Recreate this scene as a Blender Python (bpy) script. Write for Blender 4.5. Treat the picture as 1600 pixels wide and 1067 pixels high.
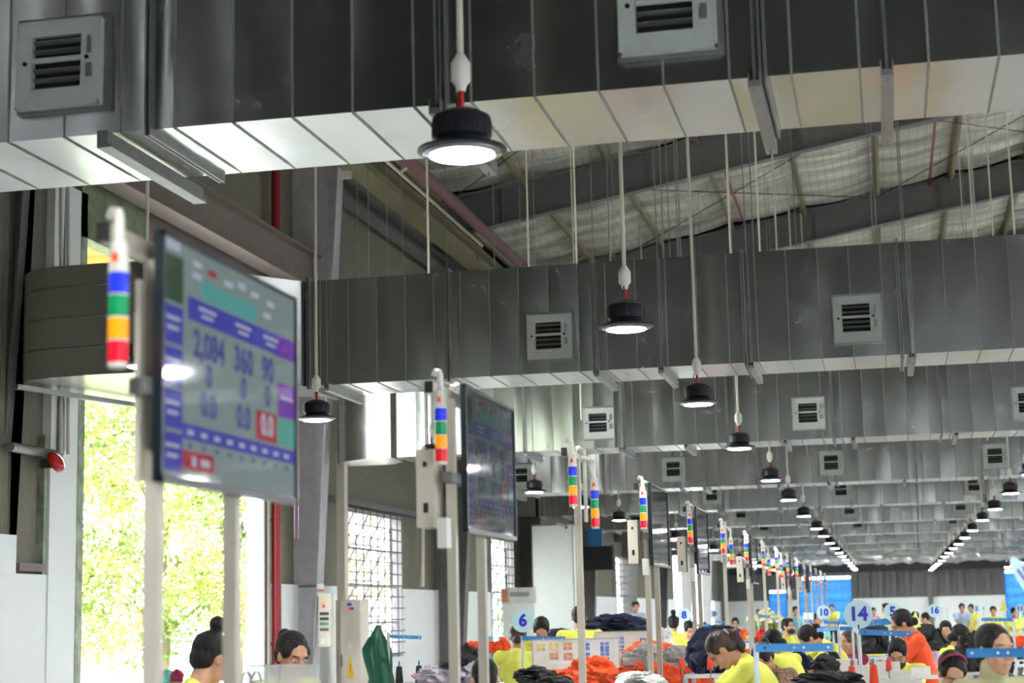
import bpy, math, random
from mathutils import Vector, Matrix, noise, Quaternion
R = math.radians
random.seed(7)
sc = bpy.context.scene
for o in list(bpy.data.objects): bpy.data.objects.remove(o)
C = sc.collection
# ---------------------------------------------------------------- camera (world: Y runs down the hall, X to the right)
F, VX, VY, SL, CH = 2700., 1393., 950., -.0235, 1.65
_a = Vector((VX-800, -(VY-533.5), -F)); _b = Vector((VX-799, -(VY-533.5+SL), -F))
AZ = _b.cross(_a).normalized(); AY = _a.normalized(); AX = AY.cross(AZ)
cam_d = bpy.data.cameras.new('camera'); cam = bpy.data.objects.new('camera', cam_d); C.objects.link(cam)
cam_d.sensor_width = 36; cam_d.lens = F/1600*36; cam_d.clip_end = 500; cam_d.clip_start = .1
M3 = Matrix((AX, AY, AZ))          # rows: world axes in camera coordinates -> camera-to-world
cam.matrix_world = Matrix.Translation((0, 0, CH)) @ M3.to_4x4()
cam_d.dof.use_dof = True; cam_d.dof.focus_distance = 14.; cam_d.dof.aperture_fstop = 3.0
sc.camera = cam
def ray(px, py):
    v = Vector((px-800, -(py-533.5), -F)); return Vector((v.dot(AX), v.dot(AY), v.dot(AZ)))
def at(px, py, Y):
    r = ray(px, py); p = r*(Y/r.y); p.z += CH; return p
# ---------------------------------------------------------------- light, world, exposure
w = bpy.data.worlds.new('world'); sc.world = w; w.use_nodes = True
bg = w.node_tree.nodes['Background']; bg.inputs[0].default_value = (.86, .93, 1, 1); bg.inputs[1].default_value = 4.6
sun_d = bpy.data.lights.new('sun', 'SUN'); sun_d.energy = 13; sun_d.angle = R(1.5); sun_d.color = (1, .95, .85)
sun = bpy.data.objects.new('sun', sun_d); C.objects.link(sun); sun.rotation_euler = (R(28), R(14), 0)
LAMP = 125.
vs = sc.view_settings; vs.view_transform = 'Standard'; vs.look = 'None'; vs.gamma = 1; vs.use_curve_mapping = False
vs.exposure = 1.42
sc.cycles.use_denoising = True
sc.cycles.max_bounces = 8; sc.cycles.diffuse_bounces = 4; sc.cycles.glossy_bounces = 4; sc.cycles.transparent_max_bounces = 8
sc.cycles.sample_clamp_indirect = 8
# ---------------------------------------------------------------- materials
def lin(c):
    c = [v/255 for v in c]; return [(v/12.92 if v <= .04045 else ((v+.055)/1.055)**2.4) for v in c]+[1]
MATS = {}
def mat(name, col, rough=.6, metal=0, emit=0, var=.08, scale=6., bump=0, bscale=30., alpha=1, stretch=None, coat=0, trans=0, spec=.5):
    if name in MATS: return MATS[name]
    m = bpy.data.materials.new(name); m.use_nodes = True; nt = m.node_tree; n = nt.nodes; p = n['Principled BSDF']
    c = lin(col)
    p.inputs['Roughness'].default_value = rough; p.inputs['Metallic'].default_value = metal
    p.inputs['Specular IOR Level'].default_value = spec
    if coat: p.inputs['Coat Weight'].default_value = coat; p.inputs['Coat Roughness'].default_value = .05
    if alpha < 1: p.inputs['Alpha'].default_value = alpha
    if trans: p.inputs['Transmission Weight'].default_value = trans
    tc = n.new('ShaderNodeTexCoord'); mp = n.new('ShaderNodeMapping'); nt.links.new(tc.outputs['Object'], mp.inputs[0])
    if stretch: mp.inputs['Scale'].default_value = stretch
    if var:
        nz = n.new('ShaderNodeTexNoise'); nz.inputs['Scale'].default_value = scale; nz.inputs['Detail'].default_value = 5
        nt.links.new(mp.outputs[0], nz.inputs[0])
        cr = n.new('ShaderNodeValToRGB'); cr.color_ramp.elements[0].position = .3; cr.color_ramp.elements[1].position = .7
        cr.color_ramp.elements[0].color = [v*(1-var*1.6) for v in c[:3]]+[1]; cr.color_ramp.elements[1].color = [min(1, v*(1+var)) for v in c[:3]]+[1]
        nt.links.new(nz.outputs[0], cr.inputs[0]); nt.links.new(cr.outputs[0], p.inputs['Base Color'])
        if emit: nt.links.new(cr.outputs[0], p.inputs['Emission Color'])
    else: p.inputs['Base Color'].default_value = c
    if emit:
        p.inputs['Emission Strength'].default_value = emit
        if not var: p.inputs['Emission Color'].default_value = c
    if bump:
        nb = n.new('ShaderNodeTexNoise'); nb.inputs['Scale'].default_value = bscale; nb.inputs['Detail'].default_value = 4
        nt.links.new(mp.outputs[0], nb.inputs[0]); b = n.new('ShaderNodeBump'); b.inputs['Strength'].default_value = bump; b.inputs['Distance'].default_value = .02
        nt.links.new(nb.outputs[0], b.inputs['Height']); nt.links.new(b.outputs[0], p.inputs['Normal'])
    MATS[name] = m; return m
def galv(name, col, rough):
    m = mat(name, col, rough, metal=1, var=.04, scale=1.2)
    nt = m.node_tree; n = nt.nodes; p = n['Principled BSDF']
    # faint dusty smears: roughness and metalness vary in patches
    nz = n.new('ShaderNodeTexNoise'); nz.inputs['Scale'].default_value = 2.6; nz.inputs['Detail'].default_value = 6; nz.inputs['Distortion'].default_value = 1.5
    mr = n.new('ShaderNodeMapRange'); mr.inputs[1].default_value = .55; mr.inputs[2].default_value = .75; mr.inputs[3].default_value = rough; mr.inputs[4].default_value = rough+.07
    tc = n.new('ShaderNodeTexCoord'); geo = n.new('ShaderNodeNewGeometry'); nt.links.new(geo.outputs['Position'], nz.inputs[0])
    nt.links.new(nz.outputs[0], mr.inputs[0]); nt.links.new(mr.outputs[0], p.inputs['Roughness'])
    return m
G = dict(
 galv=galv('galvanised_sheet', (206, 208, 204), .22), galv_dull=mat('galvanised_frame', (150, 152, 150), .42, .9),
 seam=mat('folded_seam', (138, 140, 134), .5, .5), steel=mat('grey_steel_paint', (104, 103, 101), .6, bump=.03), mauve=mat('column_grey_paint', (176, 171, 176), .6),
 dark=mat('dark_steel', (52, 50, 48), .7), brown=mat('brown_steel', (118, 106, 100), .6), olive=mat('olive_cladding', (112, 110, 94), .62, .1),
 purl=mat('olive_purlin', (128, 124, 96), .6), cream=mat('cream_paint', (208, 202, 186), .45, var=.03), post=mat('cream_post_paint', (192, 186, 170), .4, var=.03),
 white=mat('white_paint', (228, 232, 232), .6, var=.025, scale=1.2), panelw=mat('pale_green_white', (238, 243, 240), .5, var=.02),
 plast=mat('white_plastic', (222, 220, 210), .4, var=.03), grille=mat('grille_white', (176, 182, 176), .45, var=.06, scale=12),
 black=mat('black_plastic', (26, 27, 28), .45), blackmetal=mat('black_lamp_metal', (34, 36, 40), .38, .3), shade_black=mat('painted_shade', (12, 12, 12), .9, var=0),  # the flat near-black stands in for shade inside the grilles
 lamp=mat('lamp_light', (255, 255, 255), .5, emit=LAMP, var=0), rim=mat('lamp_rim_glass', (150, 155, 160), .15, .5),
 red=mat('red_gloss', (190, 22, 30), .25), redpipe=mat('red_pipe', (132, 20, 28), .4, var=.15, scale=9), purple=mat('maroon_pipe', (98, 62, 66), .5),
 insul=mat('insulation_foil', (196, 194, 180), .5, .1, var=.42, scale=1.6, bump=.5, bscale=2.2, stretch=(.22, 1.6, 1)), foil=mat('crumpled_foil', (205, 205, 202), .3, .8, bump=.6, bscale=8),
 conc=mat('concrete', (170, 168, 160), .7, bump=.05), floor=mat('floor_paint', (206, 208, 204), .35, var=.06, scale=1.5),
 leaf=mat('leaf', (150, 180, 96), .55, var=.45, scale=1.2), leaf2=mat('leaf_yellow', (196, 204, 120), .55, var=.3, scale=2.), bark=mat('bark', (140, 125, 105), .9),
 glass=mat('window_glass', (230, 240, 240), .08, alpha=.18, var=0), tvblack=mat('screen_bezel', (22, 34, 42), .3),
 skin=mat('skin', (196, 148, 118), .55, var=.05, scale=8), hair=mat('black_hair', (17, 14, 14), .5, var=.3, scale=30, bump=.7, bscale=45, stretch=(1.5, 1.5, .25), spec=.3),
 hairb=mat('brown_hair', (56, 36, 26), .4, var=.35, scale=20, bump=.5, bscale=60, stretch=(1, 1, .25)),
 yellow=mat('yellow_shirt', (238, 240, 104), .8, var=.05, bump=.25, bscale=7), orange=mat('orange_cloth', (250, 92, 40), .75, var=.06, bump=.3, bscale=8),
 beige=mat('beige_knit', (176, 172, 132), .85, bump=.2, bscale=20), grey=mat('grey_cloth', (160, 160, 158), .8, bump=.3, bscale=8), whitec=mat('white_cloth', (226, 226, 222), .8, bump=.3, bscale=6),
 navy=mat('navy_cloth', (30, 36, 66), .7, bump=.3, bscale=9), blackc=mat('black_cloth', (30, 30, 32), .65, bump=.3, bscale=9), lav=mat('lavender_cloth', (206, 198, 212), .8, bump=.3, bscale=9),
 maroon=mat('maroon_cloth', (140, 34, 74), .8), teal=mat('teal_cloth', (120, 200, 195), .8), pink=mat('pink_cloth', (226, 178, 206), .8), sky=mat('light_blue_cloth', (120, 200, 224), .8),
 pattern=mat('patterned_cloth', (150, 118, 96), .8, var=.5, scale=60), trouser=mat('dark_trousers', (44, 46, 56), .8), apron=mat('pale_blue_cloth', (180, 200, 220), .8),
 disc=mat('sign_disc_blue', (190, 226, 232), .5, var=.02), num=mat('sign_ink_blue', (42, 42, 190), .5, var=0), bar=mat('blue_bar', (52, 128, 192), .45, var=.04),
 pole=mat('white_pole', (206, 216, 222), .4, var=.03), l_blue=mat('blue_lens', (32, 52, 210), .2, emit=.12, var=.05), l_green=mat('green_lens', (14, 140, 84), .2, emit=.1, var=.05),
 l_amber=mat('amber_lens', (246, 150, 8), .2, emit=.2, var=.05), l_red=mat('red_lens', (214, 22, 44), .2, emit=.15, var=.05), clear=mat('clear_plastic', (220, 220, 214), .15, alpha=.6, var=0),
 greenbag=mat('green_plastic', (22, 92, 66), .22, bump=.4, bscale=9), yel_s=mat('yellow_sign', (240, 190, 20), .5), curtain=mat('blue_curtain', (64, 140, 214), .7, var=.5, scale=1.0, stretch=(.15, .15, 2.2)),
 eyew=mat('eye_white', (230, 228, 222), .3, var=0), iris=mat('iris', (20, 14, 12), .2, var=0), lips=mat('lips', (176, 84, 80), .45, var=0), shoe=mat('shoe', (40, 40, 44), .6),
 cone_o=mat('orange_thread', (240, 70, 30), .7, bump=.2, bscale=60), cone_r=mat('red_thread', (206, 60, 50), .7), cone_k=mat('black_thread', (28, 28, 30), .7, bump=.2, bscale=60),
 table=mat('white_table', (224, 226, 226), .35, var=.02), machine=mat('machine_enamel', (226, 226, 220), .3, var=.02), flower=mat('cream_petals', (240, 232, 176), .7), redfl=mat('red_petals', (210, 30, 50), .6),
 ylw_wood=mat('yellow_boards', (206, 160, 78), .7), greenpl=mat('green_plate', (118, 128, 100), .7, var=.2), palegreen=mat('flaking_green_paint', (150, 160, 140), .7, var=.3, scale=5), acryl=mat('clear_acrylic', (235, 242, 242), .1, alpha=.4, var=0),
)
nt = G['curtain'].node_tree; n = nt.nodes; tr = n.new('ShaderNodeBsdfTranslucent'); tr.inputs[0].default_value = lin((70, 150, 225)); mxs = n.new('ShaderNodeMixShader'); mxs.inputs[0].default_value = .09
nt.links.new(n['Principled BSDF'].outputs[0], mxs.inputs[1]); nt.links.new(tr.outputs[0], mxs.inputs[2]); nt.links.new(mxs.outputs[0], n['Material Output'].inputs[0])
# ---------------------------------------------------------------- mesh helpers
class MB:
    def __init__(s): s.v = []; s.f = []
    def add(s, vs_, fs):
        k = len(s.v); s.v += [tuple(v) for v in vs_]; s.f += [tuple(i+k for i in f) for f in fs]; return s
    def box(s, x0, x1, y0, y1, z0, z1, m=None):
        vs_ = [Vector((x, y, z)) for x in (x0, x1) for y in (y0, y1) for z in (z0, z1)]
        if m: vs_ = [m @ v for v in vs_]
        return s.add(vs_, [(0, 1, 3, 2), (4, 6, 7, 5), (0, 4, 5, 1), (2, 3, 7, 6), (0, 2, 6, 4), (1, 5, 7, 3)])
    def bar(s, a, b, wd, ht=None, up=(0, 0, 1)):
        a = Vector(a); b = Vector(b); ht = ht or wd; d = (b-a).normalized(); u = Vector(up)
        if abs(d.dot(u)) > .98: u = Vector((0, 1, 0))
        r = d.cross(u).normalized()*wd/2; u = r.cross(d).normalized()*ht/2
        return s.add([p+i*r+j*u for p in (a, b) for i, j in ((-1, -1), (1, -1), (1, 1), (-1, 1))],
                     [(0, 1, 2, 3), (7, 6, 5, 4), (0, 4, 5, 1), (1, 5, 6, 2), (2, 6, 7, 3), (3, 7, 4, 0)])
    def tube(s, pts, r, n=8, caps=True):
        pts = [Vector(p) for p in pts]; rs = r if isinstance(r, (list, tuple)) else [r]*len(pts)
        d0 = (pts[1]-pts[0]).normalized(); u = Vector((0, 0, 1)) if abs(d0.z) < .9 else Vector((1, 0, 0)); vs_ = []
        for i, p in enumerate(pts):
            d = (pts[min(i+1, len(pts)-1)]-pts[max(i-1, 0)]).normalized(); a = d.cross(u).normalized(); b = a.cross(d)
            vs_ += [p+(a*math.cos(t)+b*math.sin(t))*rs[i] for t in [2*math.pi*k/n for k in range(n)]]
        fs = [(i*n+k, i*n+(k+1) % n, (i+1)*n+(k+1) % n, (i+1)*n+k) for i in range(len(pts)-1) for k in range(n)]
        if caps: fs += [tuple(range(n))[::-1], tuple((len(pts)-1)*n+k for k in range(n))]
        return s.add(vs_, fs)
    def lathe(s, prof, n=24, c=(0, 0, 0), m=None):
        c = Vector(c); vs_ = []
        for r, z in prof: vs_ += [Vector((r*math.cos(2*math.pi*k/n), r*math.sin(2*math.pi*k/n), z)) for k in range(n)]
        if m: vs_ = [m @ v for v in vs_]
        L = len(prof)
        fs = [(i*n+k, i*n+(k+1) % n, (i+1)*n+(k+1) % n, (i+1)*n+k) for i in range(L-1) for k in range(n)]
        fs += [tuple(range(n))[::-1], tuple((L-1)*n+k for k in range(n))]
        return s.add([v+c for v in vs_], fs)
    def ell(s, c, rad, m=None, nu=14, nv=9):
        c = Vector(c); vs_ = [Vector((0, 0, -rad[2]))]
        for j in range(1, nv):
            t = math.pi*j/nv-math.pi/2
            vs_ += [Vector((rad[0]*math.cos(t)*math.cos(2*math.pi*i/nu), rad[1]*math.cos(t)*math.sin(2*math.pi*i/nu), rad[2]*math.sin(t))) for i in range(nu)]
        vs_.append(Vector((0, 0, rad[2])))
        if m: vs_ = [m @ v for v in vs_]
        fs = [(0, 1+(i+1) % nu, 1+i) for i in range(nu)]
        for j in range(nv-2):
            fs += [(1+j*nu+i, 1+j*nu+(i+1) % nu, 1+(j+1)*nu+(i+1) % nu, 1+(j+1)*nu+i) for i in range(nu)]
        L = len(vs_)-1; fs += [(L, 1+(nv-2)*nu+i, 1+(nv-2)*nu+(i+1) % nu) for i in range(nu)]
        return s.add([v+c for v in vs_], fs)
    def cap(s, a, b, ra, rb, n=12):     # tapered capsule
        a = Vector(a); b = Vector(b); d = b-a; L = max(d.length, 1e-4); q = Vector((0, 0, 1)).rotation_difference(d/L).to_matrix()
        prof = [(ra*math.cos(t), -ra*math.sin(t)) for t in (R(80), R(50), R(20))]+[(rb*math.cos(t), L+rb*math.sin(t)) for t in (R(20), R(50), R(80))]
        return s.lathe(prof, n, a, q)
    def mesh(s, name, m, smooth=None):
        me = bpy.data.meshes.new(name); me.from_pydata(s.v, [], s.f)
        if m: me.materials.append(G[m] if isinstance(m, str) else m)
        if smooth:
            me.shade_smooth() if hasattr(me, 'shade_smooth') else None
            me.set_sharp_from_angle(angle=R(smooth))
        me.update(); return me
    def obj(s, name, m, parent=None, smooth=None, **k):
        return link(name, s.mesh(name, m, smooth), parent, **k)
def link(name, me, parent=None, loc=None, rot=None, **k):
    o = bpy.data.objects.new(name, me); C.objects.link(o)
    if parent: o.parent = parent
    if loc is not None: o.location = loc
    if rot is not None: o.rotation_euler = rot
    for a, b in k.items(): o[a] = b
    return o
def tag(o, label, cat, group=None):
    o['label'] = label; o['category'] = cat
    if group: o['group'] = group
    return o
def thing(name, label, cat, loc=(0, 0, 0), rz=0, group=None):
    o = link(name, None, loc=loc, rot=(0, 0, rz)); o.empty_display_size = .1; return tag(o, label, cat, group)
def struct(name, mb, m, parent=None, **k):
    o = mb.obj(name, m, parent, **k)
    if not parent: o['kind'] = 'structure'
    return o
def copy_tree(o, parent=None):
    c = o.copy(); C.objects.link(c); c.parent = parent
    for ch in list(o.children): copy_tree(ch, c)
    return c
def text_mesh(name, s, size, m, depth=0.0):
    cu = bpy.data.curves.new(name, 'FONT'); cu.body = s; cu.size = size; cu.align_x = 'CENTER'; cu.align_y = 'CENTER'; cu.extrude = depth; cu.resolution_u = 3
    cu.offset = size*.042
    o = bpy.data.objects.new(name, cu); C.objects.link(o); bpy.context.view_layer.update()
    me = bpy.data.meshes.new_from_object(o.evaluated_get(bpy.context.evaluated_depsgraph_get()))
    bpy.data.objects.remove(o); me.name = name; me.materials.clear(); me.materials.append(G[m] if isinstance(m, str) else m); return me
ORD = ['nearest', 'second', 'third', 'fourth', 'fifth', 'sixth', 'seventh', 'eighth', 'ninth', 'tenth', 'eleventh', 'twelfth', 'thirteenth', 'fourteenth', 'fifteenth', 'sixteenth', 'seventeenth', 'eighteenth', 'nineteenth', 'twentieth', 'twenty-first', 'twenty-second']
XW, XR, YB, YF = -9.4, 21.4, -2.5, 103.
def zlow(x): return 11.45+.17*x if x < 6 else 12.47-.17*(x-6)
# ================================================================ STRUCTURE
struct('floor', MB().box(XW-.25, XR+.25, YB, YF+.3, -.2, 0), 'floor')
struct('trim_1', MB().box(XW-40, XW-.26, -20, 140, -.3, -.12), 'conc')      # ground outside
# left wall: wainscot blocks, cladding above, with openings
door1 = (19.07, 25.38, 0, 6.45); win1 = (29.5, 33.1, .95, 3.65); win2 = (41., 43.6, .95, 3.6); win3 = (60.6, 63.1, .95, 3.7); door2 = (78, 95, 0, 4.9)
wl = link('wall_left', None); wl['kind'] = 'structure'
def wall_strip(mb, holes, y0, y1, z0, z1):
    ys = sorted(set([y0, y1]+[h[i] for h in holes for i in (0, 1) if y0 < h[i] < y1]))
    for a, b in zip(ys, ys[1:]):
        zs = [(z0, z1)]
        for h in holes:
            if h[0] < (a+b)/2 < h[1]:
                nz = []
                for p, q in zs:
                    if h[2] > p: nz.append((p, min(q, h[2])))
                    if h[3] < q: nz.append((max(p, h[3]), q))
                zs = [t for t in nz if t[1]-t[0] > .01]
        for p, q in zs: mb.box(XW-.2, XW, a, b, p, q)
holes = [door1, win1, win2, win3, door2]
ws = [YB, 17.2, 19.07, 25.3, 27.0, 36.0, 45.0, 54.0, 63.0, 72.0, 81.0, 90.0, YF]
for a, b in zip(ws, ws[1:]):
    mb = MB(); wall_strip(mb, holes, a+.012, b-.012, 0, 2.25)
    if mb.v: mb.obj('wainscot_panel', 'panelw' if a > 26 else 'white', wl)
def clad(y0, y1, z0, z1, x=XW-.08, amp=.02, pitch=.11):
    mb = MB(); n = max(2, int((y1-y0)/pitch)); pts = []
    for i in range(n+1):
        y = y0+(y1-y0)*i/n
        pts += [(x, y), (x, y+.055*(y1-y0)/n/.11*.9)] if i < n else [(x, y)]
    vs_, fs = [], []
    off = [0, amp]
    for i, (xx, y) in enumerate(pts):
        o = -amp if (i//1) % 2 else 0
        vs_ += [(xx+o, y, z0), (xx+o, y, z1)]
    fs = [(2*i, 2*i+2, 2*i+3, 2*i+1) for i in range(len(pts)-1)]
    return mb.add(vs_, fs)
def clad_region(parent, y0, y1, z0, z1, hl):
    ys = sorted(set([y0, y1]+[h[i] for h in hl for i in (0, 1) if y0 < h[i] < y1]))
    mb = MB()
    for a, b in zip(ys, ys[1:]):
        segs = [(z0, z1)]
        for h in hl:
            if h[0] < (a+b)/2 < h[1]:
                segs = [t for p, q in segs for t in ((p, min(q, h[2])), (max(p, h[3]), q)) if t[1]-t[0] > .02]
        for p, q in segs:
            c = clad(a, b, p, q); mb.add(c.v, c.f)
    if mb.v: mb.obj('cladding_sheet', 'olive', parent)
cs = [YB, 9, 17.2, 19.07, 25.3]+[27+4.5*i for i in range(0, 17)]+[YF]
for a, b in zip(cs, cs[1:]): clad_region(wl, a, b, 2.25, 10.75, holes)
MB().box(XW-.24, XW-.2, YB, YF, 0, .02).obj('sill_flashing', 'dark', wl)
# outer skin so no light leaks through the thin cladding
mb = MB()
for a, b in zip(cs, cs[1:]):
    ys = sorted(set([a, b]+[h[i] for h in holes for i in (0, 1) if a < h[i] < b]))
    for p, q in zip(ys, ys[1:]):
        seg = [(2.25, 11.12)]
        for h in holes:
            if h[0] < (p+q)/2 < h[1]: seg = [t for u, v in seg for t in ((u, min(v, h[2])), (max(u, h[3]), v)) if t[1]-t[0] > .02]
        for u, v in seg: mb.box(XW-.24, XW-.14, p, q, u, v)
mb.obj('outer_skin', 'dark', wl)
# right wall, far wall, front wall behind the photographer
wr = link('wall_right', None); wr['kind'] = 'structure'
mb = MB(); mb2 = MB()
for i in range(12):
    y = YB+i*8.79
    mb.box(XR, XR+.2, y+3.6, y+8.79, 0, 2.25); mb2.box(XR, XR+.2, y+3.6, y+8.79, 2.25, 10.75)
    mb.box(XR, XR+.2, y, y+3.6, 0, .9); mb2.box(XR, XR+.2, y, y+3.6, 3.7, 9.9)
mb.obj('wainscot_panel', 'panelw', wr); mb2.obj('cladding_sheet', 'olive', wr)
wf = link('wall_far', None); wf['kind'] = 'structure'
fh = [(-5.3, -2.15, .9, 3.62), (6.35, 9.5, .9, 3.7), (-7.0, -5.9, .7, 2.9)]
mb = MB(); mb2 = MB()
xs = sorted([XW-.2, XR+.2, 2.05, 2.35]+[h[i] for h in fh for i in (0, 1)])
for a, b in zip(xs, xs[1:]):
    hh = [h for h in fh if h[0] < (a+b)/2 < h[1]]
    if hh:
        mb.box(a, b, YF, YF+.2, 0, hh[0][2]); mb2.box(a, b, YF, YF+.2, hh[0][3], 13.4)
    else:
        mb.box(a, b, YF, YF+.2, 0, 2.25); mb2.box(a, b, YF+.05, YF+.2, 2.25, 13.4)
        x = a
        while x < b-.5:
            mb2.box(x, x+.25, YF-.12, YF+.06, 2.25, 4.4); x += .75
mb.obj('wainscot_panel', 'panelw', wf); mb2.obj('cladding_sheet', 'steel', wf)
MB().box(XW, XR, YF-.5, YF-.1, 3.75, 4.3).obj('crossbeam', 'dark', wf)
wn = link('wall_near', None); wn['kind'] = 'structure'
mb = MB(); mb.box(XW, 2, YB-.2, YB, 0, 13.4).box(6, XR, YB-.2, YB, 0, 13.4).box(2, 6, YB-.2, YB, 3.2, 13.4); mb.obj('unseen_dark_sheet', 'dark', wn)  # unseen wall kept close and dark so the duct fronts mirror it dark
# ceiling: folded foil blanket in every bay, olive lap strips, purlins, rafters
FR = [0., 9., 17.6, 27., 36., 45., 54., 63., 72., 81., 90., 99.]
ce = link('ceiling', None); ce['kind'] = 'structure'
def roofz(x): return zlow(x)+.95
def blanket(y0, y1, seed):
    mb = MB(); nx, ny = 64, 22; vs_ = []
    rnd = random.Random(seed); ph = [rnd.uniform(0, 6) for _ in range(8)]
    for j in range(ny+1):
        for i in range(nx+1):
            x = XW+(XR-XW)*i/nx if i else XW; y = y0+(y1-y0)*j/ny
            sag = .10*abs(math.sin((x+3.54)/1.88*math.pi))
            fold = .07*math.sin(j*2.1+ph[0]+.5*math.sin(x*.9+ph[1]))+.04*noise.noise(Vector((x*.5, y*2.6, seed)))
            vs_.append((x, y, roofz(x)-sag+fold+.06))
    fs = [(j*(nx+1)+i, (j+1)*(nx+1)+i, (j+1)*(nx+1)+i+1, j*(nx+1)+i+1) for j in range(ny) for i in range(nx)]
    return mb.add(vs_, fs)
m = G['insul']; nt = m.node_tree; n = nt.nodes; p = n['Principled BSDF']
geo = n.new('ShaderNodeNewGeometry'); sp = n.new('ShaderNodeSeparateXYZ'); nt.links.new(geo.outputs['Position'], sp.inputs[0])
def wirem(out, pitch):     # fine retaining wire mesh printed over the foil
    a = n.new('ShaderNodeMath'); a.operation = 'MODULO'; a.inputs[1].default_value = pitch; b = n.new('ShaderNodeMath'); b.operation = 'ADD'; b.inputs[1].default_value = 100
    c = n.new('ShaderNodeMath'); c.operation = 'LESS_THAN'; c.inputs[1].default_value = .018
    nt.links.new(out, b.inputs[0]); nt.links.new(b.outputs[0], a.inputs[0]); nt.links.new(a.outputs[0], c.inputs[0]); return c.outputs[0]
mx = n.new('ShaderNodeMath'); mx.operation = 'MAXIMUM'; nt.links.new(wirem(sp.outputs[0], .2), mx.inputs[0]); nt.links.new(wirem(sp.outputs[1], .3), mx.inputs[1])
mixc = n.new('ShaderNodeMixRGB'); mixc.inputs[2].default_value = lin((120, 118, 108)); mlt = n.new('ShaderNodeMath'); mlt.operation = 'MULTIPLY'; mlt.inputs[1].default_value = .6; nt.links.new(mx.outputs[0], mlt.inputs[0]); nt.links.new(mlt.outputs[0], mixc.inputs[0])
src = p.inputs['Base Color'].links[0].from_socket; nt.links.new(src, mixc.inputs[1]); nt.links.new(mixc.outputs[0], p.inputs['Base Color'])
Yr = [YB]+FR+[YF]
for k, (a, b) in enumerate(zip(Yr, Yr[1:])):
    blanket(a, b, k).obj('insulation_blanket', 'insul', ce, smooth=60)
    if b in FR:
        q = MB()
        for x0, x1 in ((XW, 6), (6, XR)):
            q.add([(x0, b+.35, roofz(x0)-.14), (x1, b+.35, roofz(x1)-.14), (x1, b+1.0, roofz(x1)-.1), (x0, b+1.0, roofz(x0)-.1)], [(0, 1, 2, 3)])
        q.obj('lap_strip', 'purl', ce)
q = MB()
for x0, x1 in ((XW-.3, 6), (6, XR+.3)):
    q.add([(x0, YB-.3, roofz(x0)+.3), (x1, YB-.3, roofz(x1)+.3), (x1, YF+.4, roofz(x1)+.3), (x0, YF+.4, roofz(x0)+.3)], [(0, 1, 2, 3)])
q.obj('roof_sheet', 'dark', ce)
for i in range(-3, 13):
    x = -3.54+1.88*i
    if x < XW: continue
    z = roofz(x)-.13
    q = MB(); q.box(x-.012, x+.012, YB, YF, z-.12, z+.12).box(x, x+.08, YB, YF, z-.12, z-.10).box(x-.08, x, YB, YF, z+.10, z+.12); q.obj('purlin', 'purl', ce)
for k, Y in enumerate(FR):
    t = link('trim_2' if k == 0 else 'trim_%d' % (k+2), None); t['kind'] = 'structure'
    for x0, x1 in ((XW, 6.), (6., XR)):
        za, zb = zlow(x0), zlow(x1); h = .8
        q = MB(); q.add([(x0, Y-.006, za), (x1, Y-.006, zb), (x1, Y-.006, zb+h), (x0, Y-.006, za+h), (x0, Y+.006, za), (x1, Y+.006, zb), (x1, Y+.006, zb+h), (x0, Y+.006, za+h)],
                        [(0, 1, 2, 3), (7, 6, 5, 4), (0, 4, 5, 1), (3, 2, 6, 7)])
        q.obj('rafter_web', 'steel', t)
        for zz in (0, h):
            MB().bar((x0, Y, za+zz), (x1, Y, zb+zz), .26, .03).obj('rafter_flange', 'steel', t)
        s = MB(); x = x0+1.6
        while x < x1:
            s.box(x-.006, x+.006, Y-.12, Y, zlow(x)+.02, zlow(x)+h-.02); x += 3.2
        s.obj('rafter_stiffener', 'steel', t)
    # fly braces from rafter foot to purlin
    s = MB()
    for i in range(-2, 10, 2):
        x = -3.54+1.88*i
        s.bar((x, Y+.02, zlow(x)+.05), (x, Y+.85, roofz(x)-.2), .04)
    s.obj('fly_brace', 'dark', t)
    # tapered column on the left wall
    dx = -.55 if k == 2 else (.25 if k == 4 else 0)
    cx = lambda z: -9.17+.058*z+dx
    yc = Y
    q = MB(); q.add([(XW-.1, yc-.008, 0), (cx(0), yc-.008, 0), (cx(9.8), yc-.008, 9.8), (XW-.1, yc-.008, 9.8), (XW-.1, yc+.008, 0), (cx(0), yc+.008, 0), (cx(9.8), yc+.008, 9.8), (XW-.1, yc+.008, 9.8)],
                    [(0, 1, 2, 3), (7, 6, 5, 4), (1, 5, 6, 2)]); q.obj('column_web', 'mauve' if k in (3,) else 'steel', t)
    MB().bar((cx(0), yc, 0), (cx(9.8), yc, 9.8), .3, .025, up=(1, 0, 0)).obj('column_flange', 'mauve' if k == 3 else 'steel', t)
    MB().box(XW-.1, cx(2.2)-.01, yc-.03, yc-.009, 2.2, 2.24).obj('web_stiffener', 'steel', t)
    MB().box(XR-.5, XR, yc-.15, yc+.15, 0, 9.8).obj('column_flange', 'steel', t)
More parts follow.
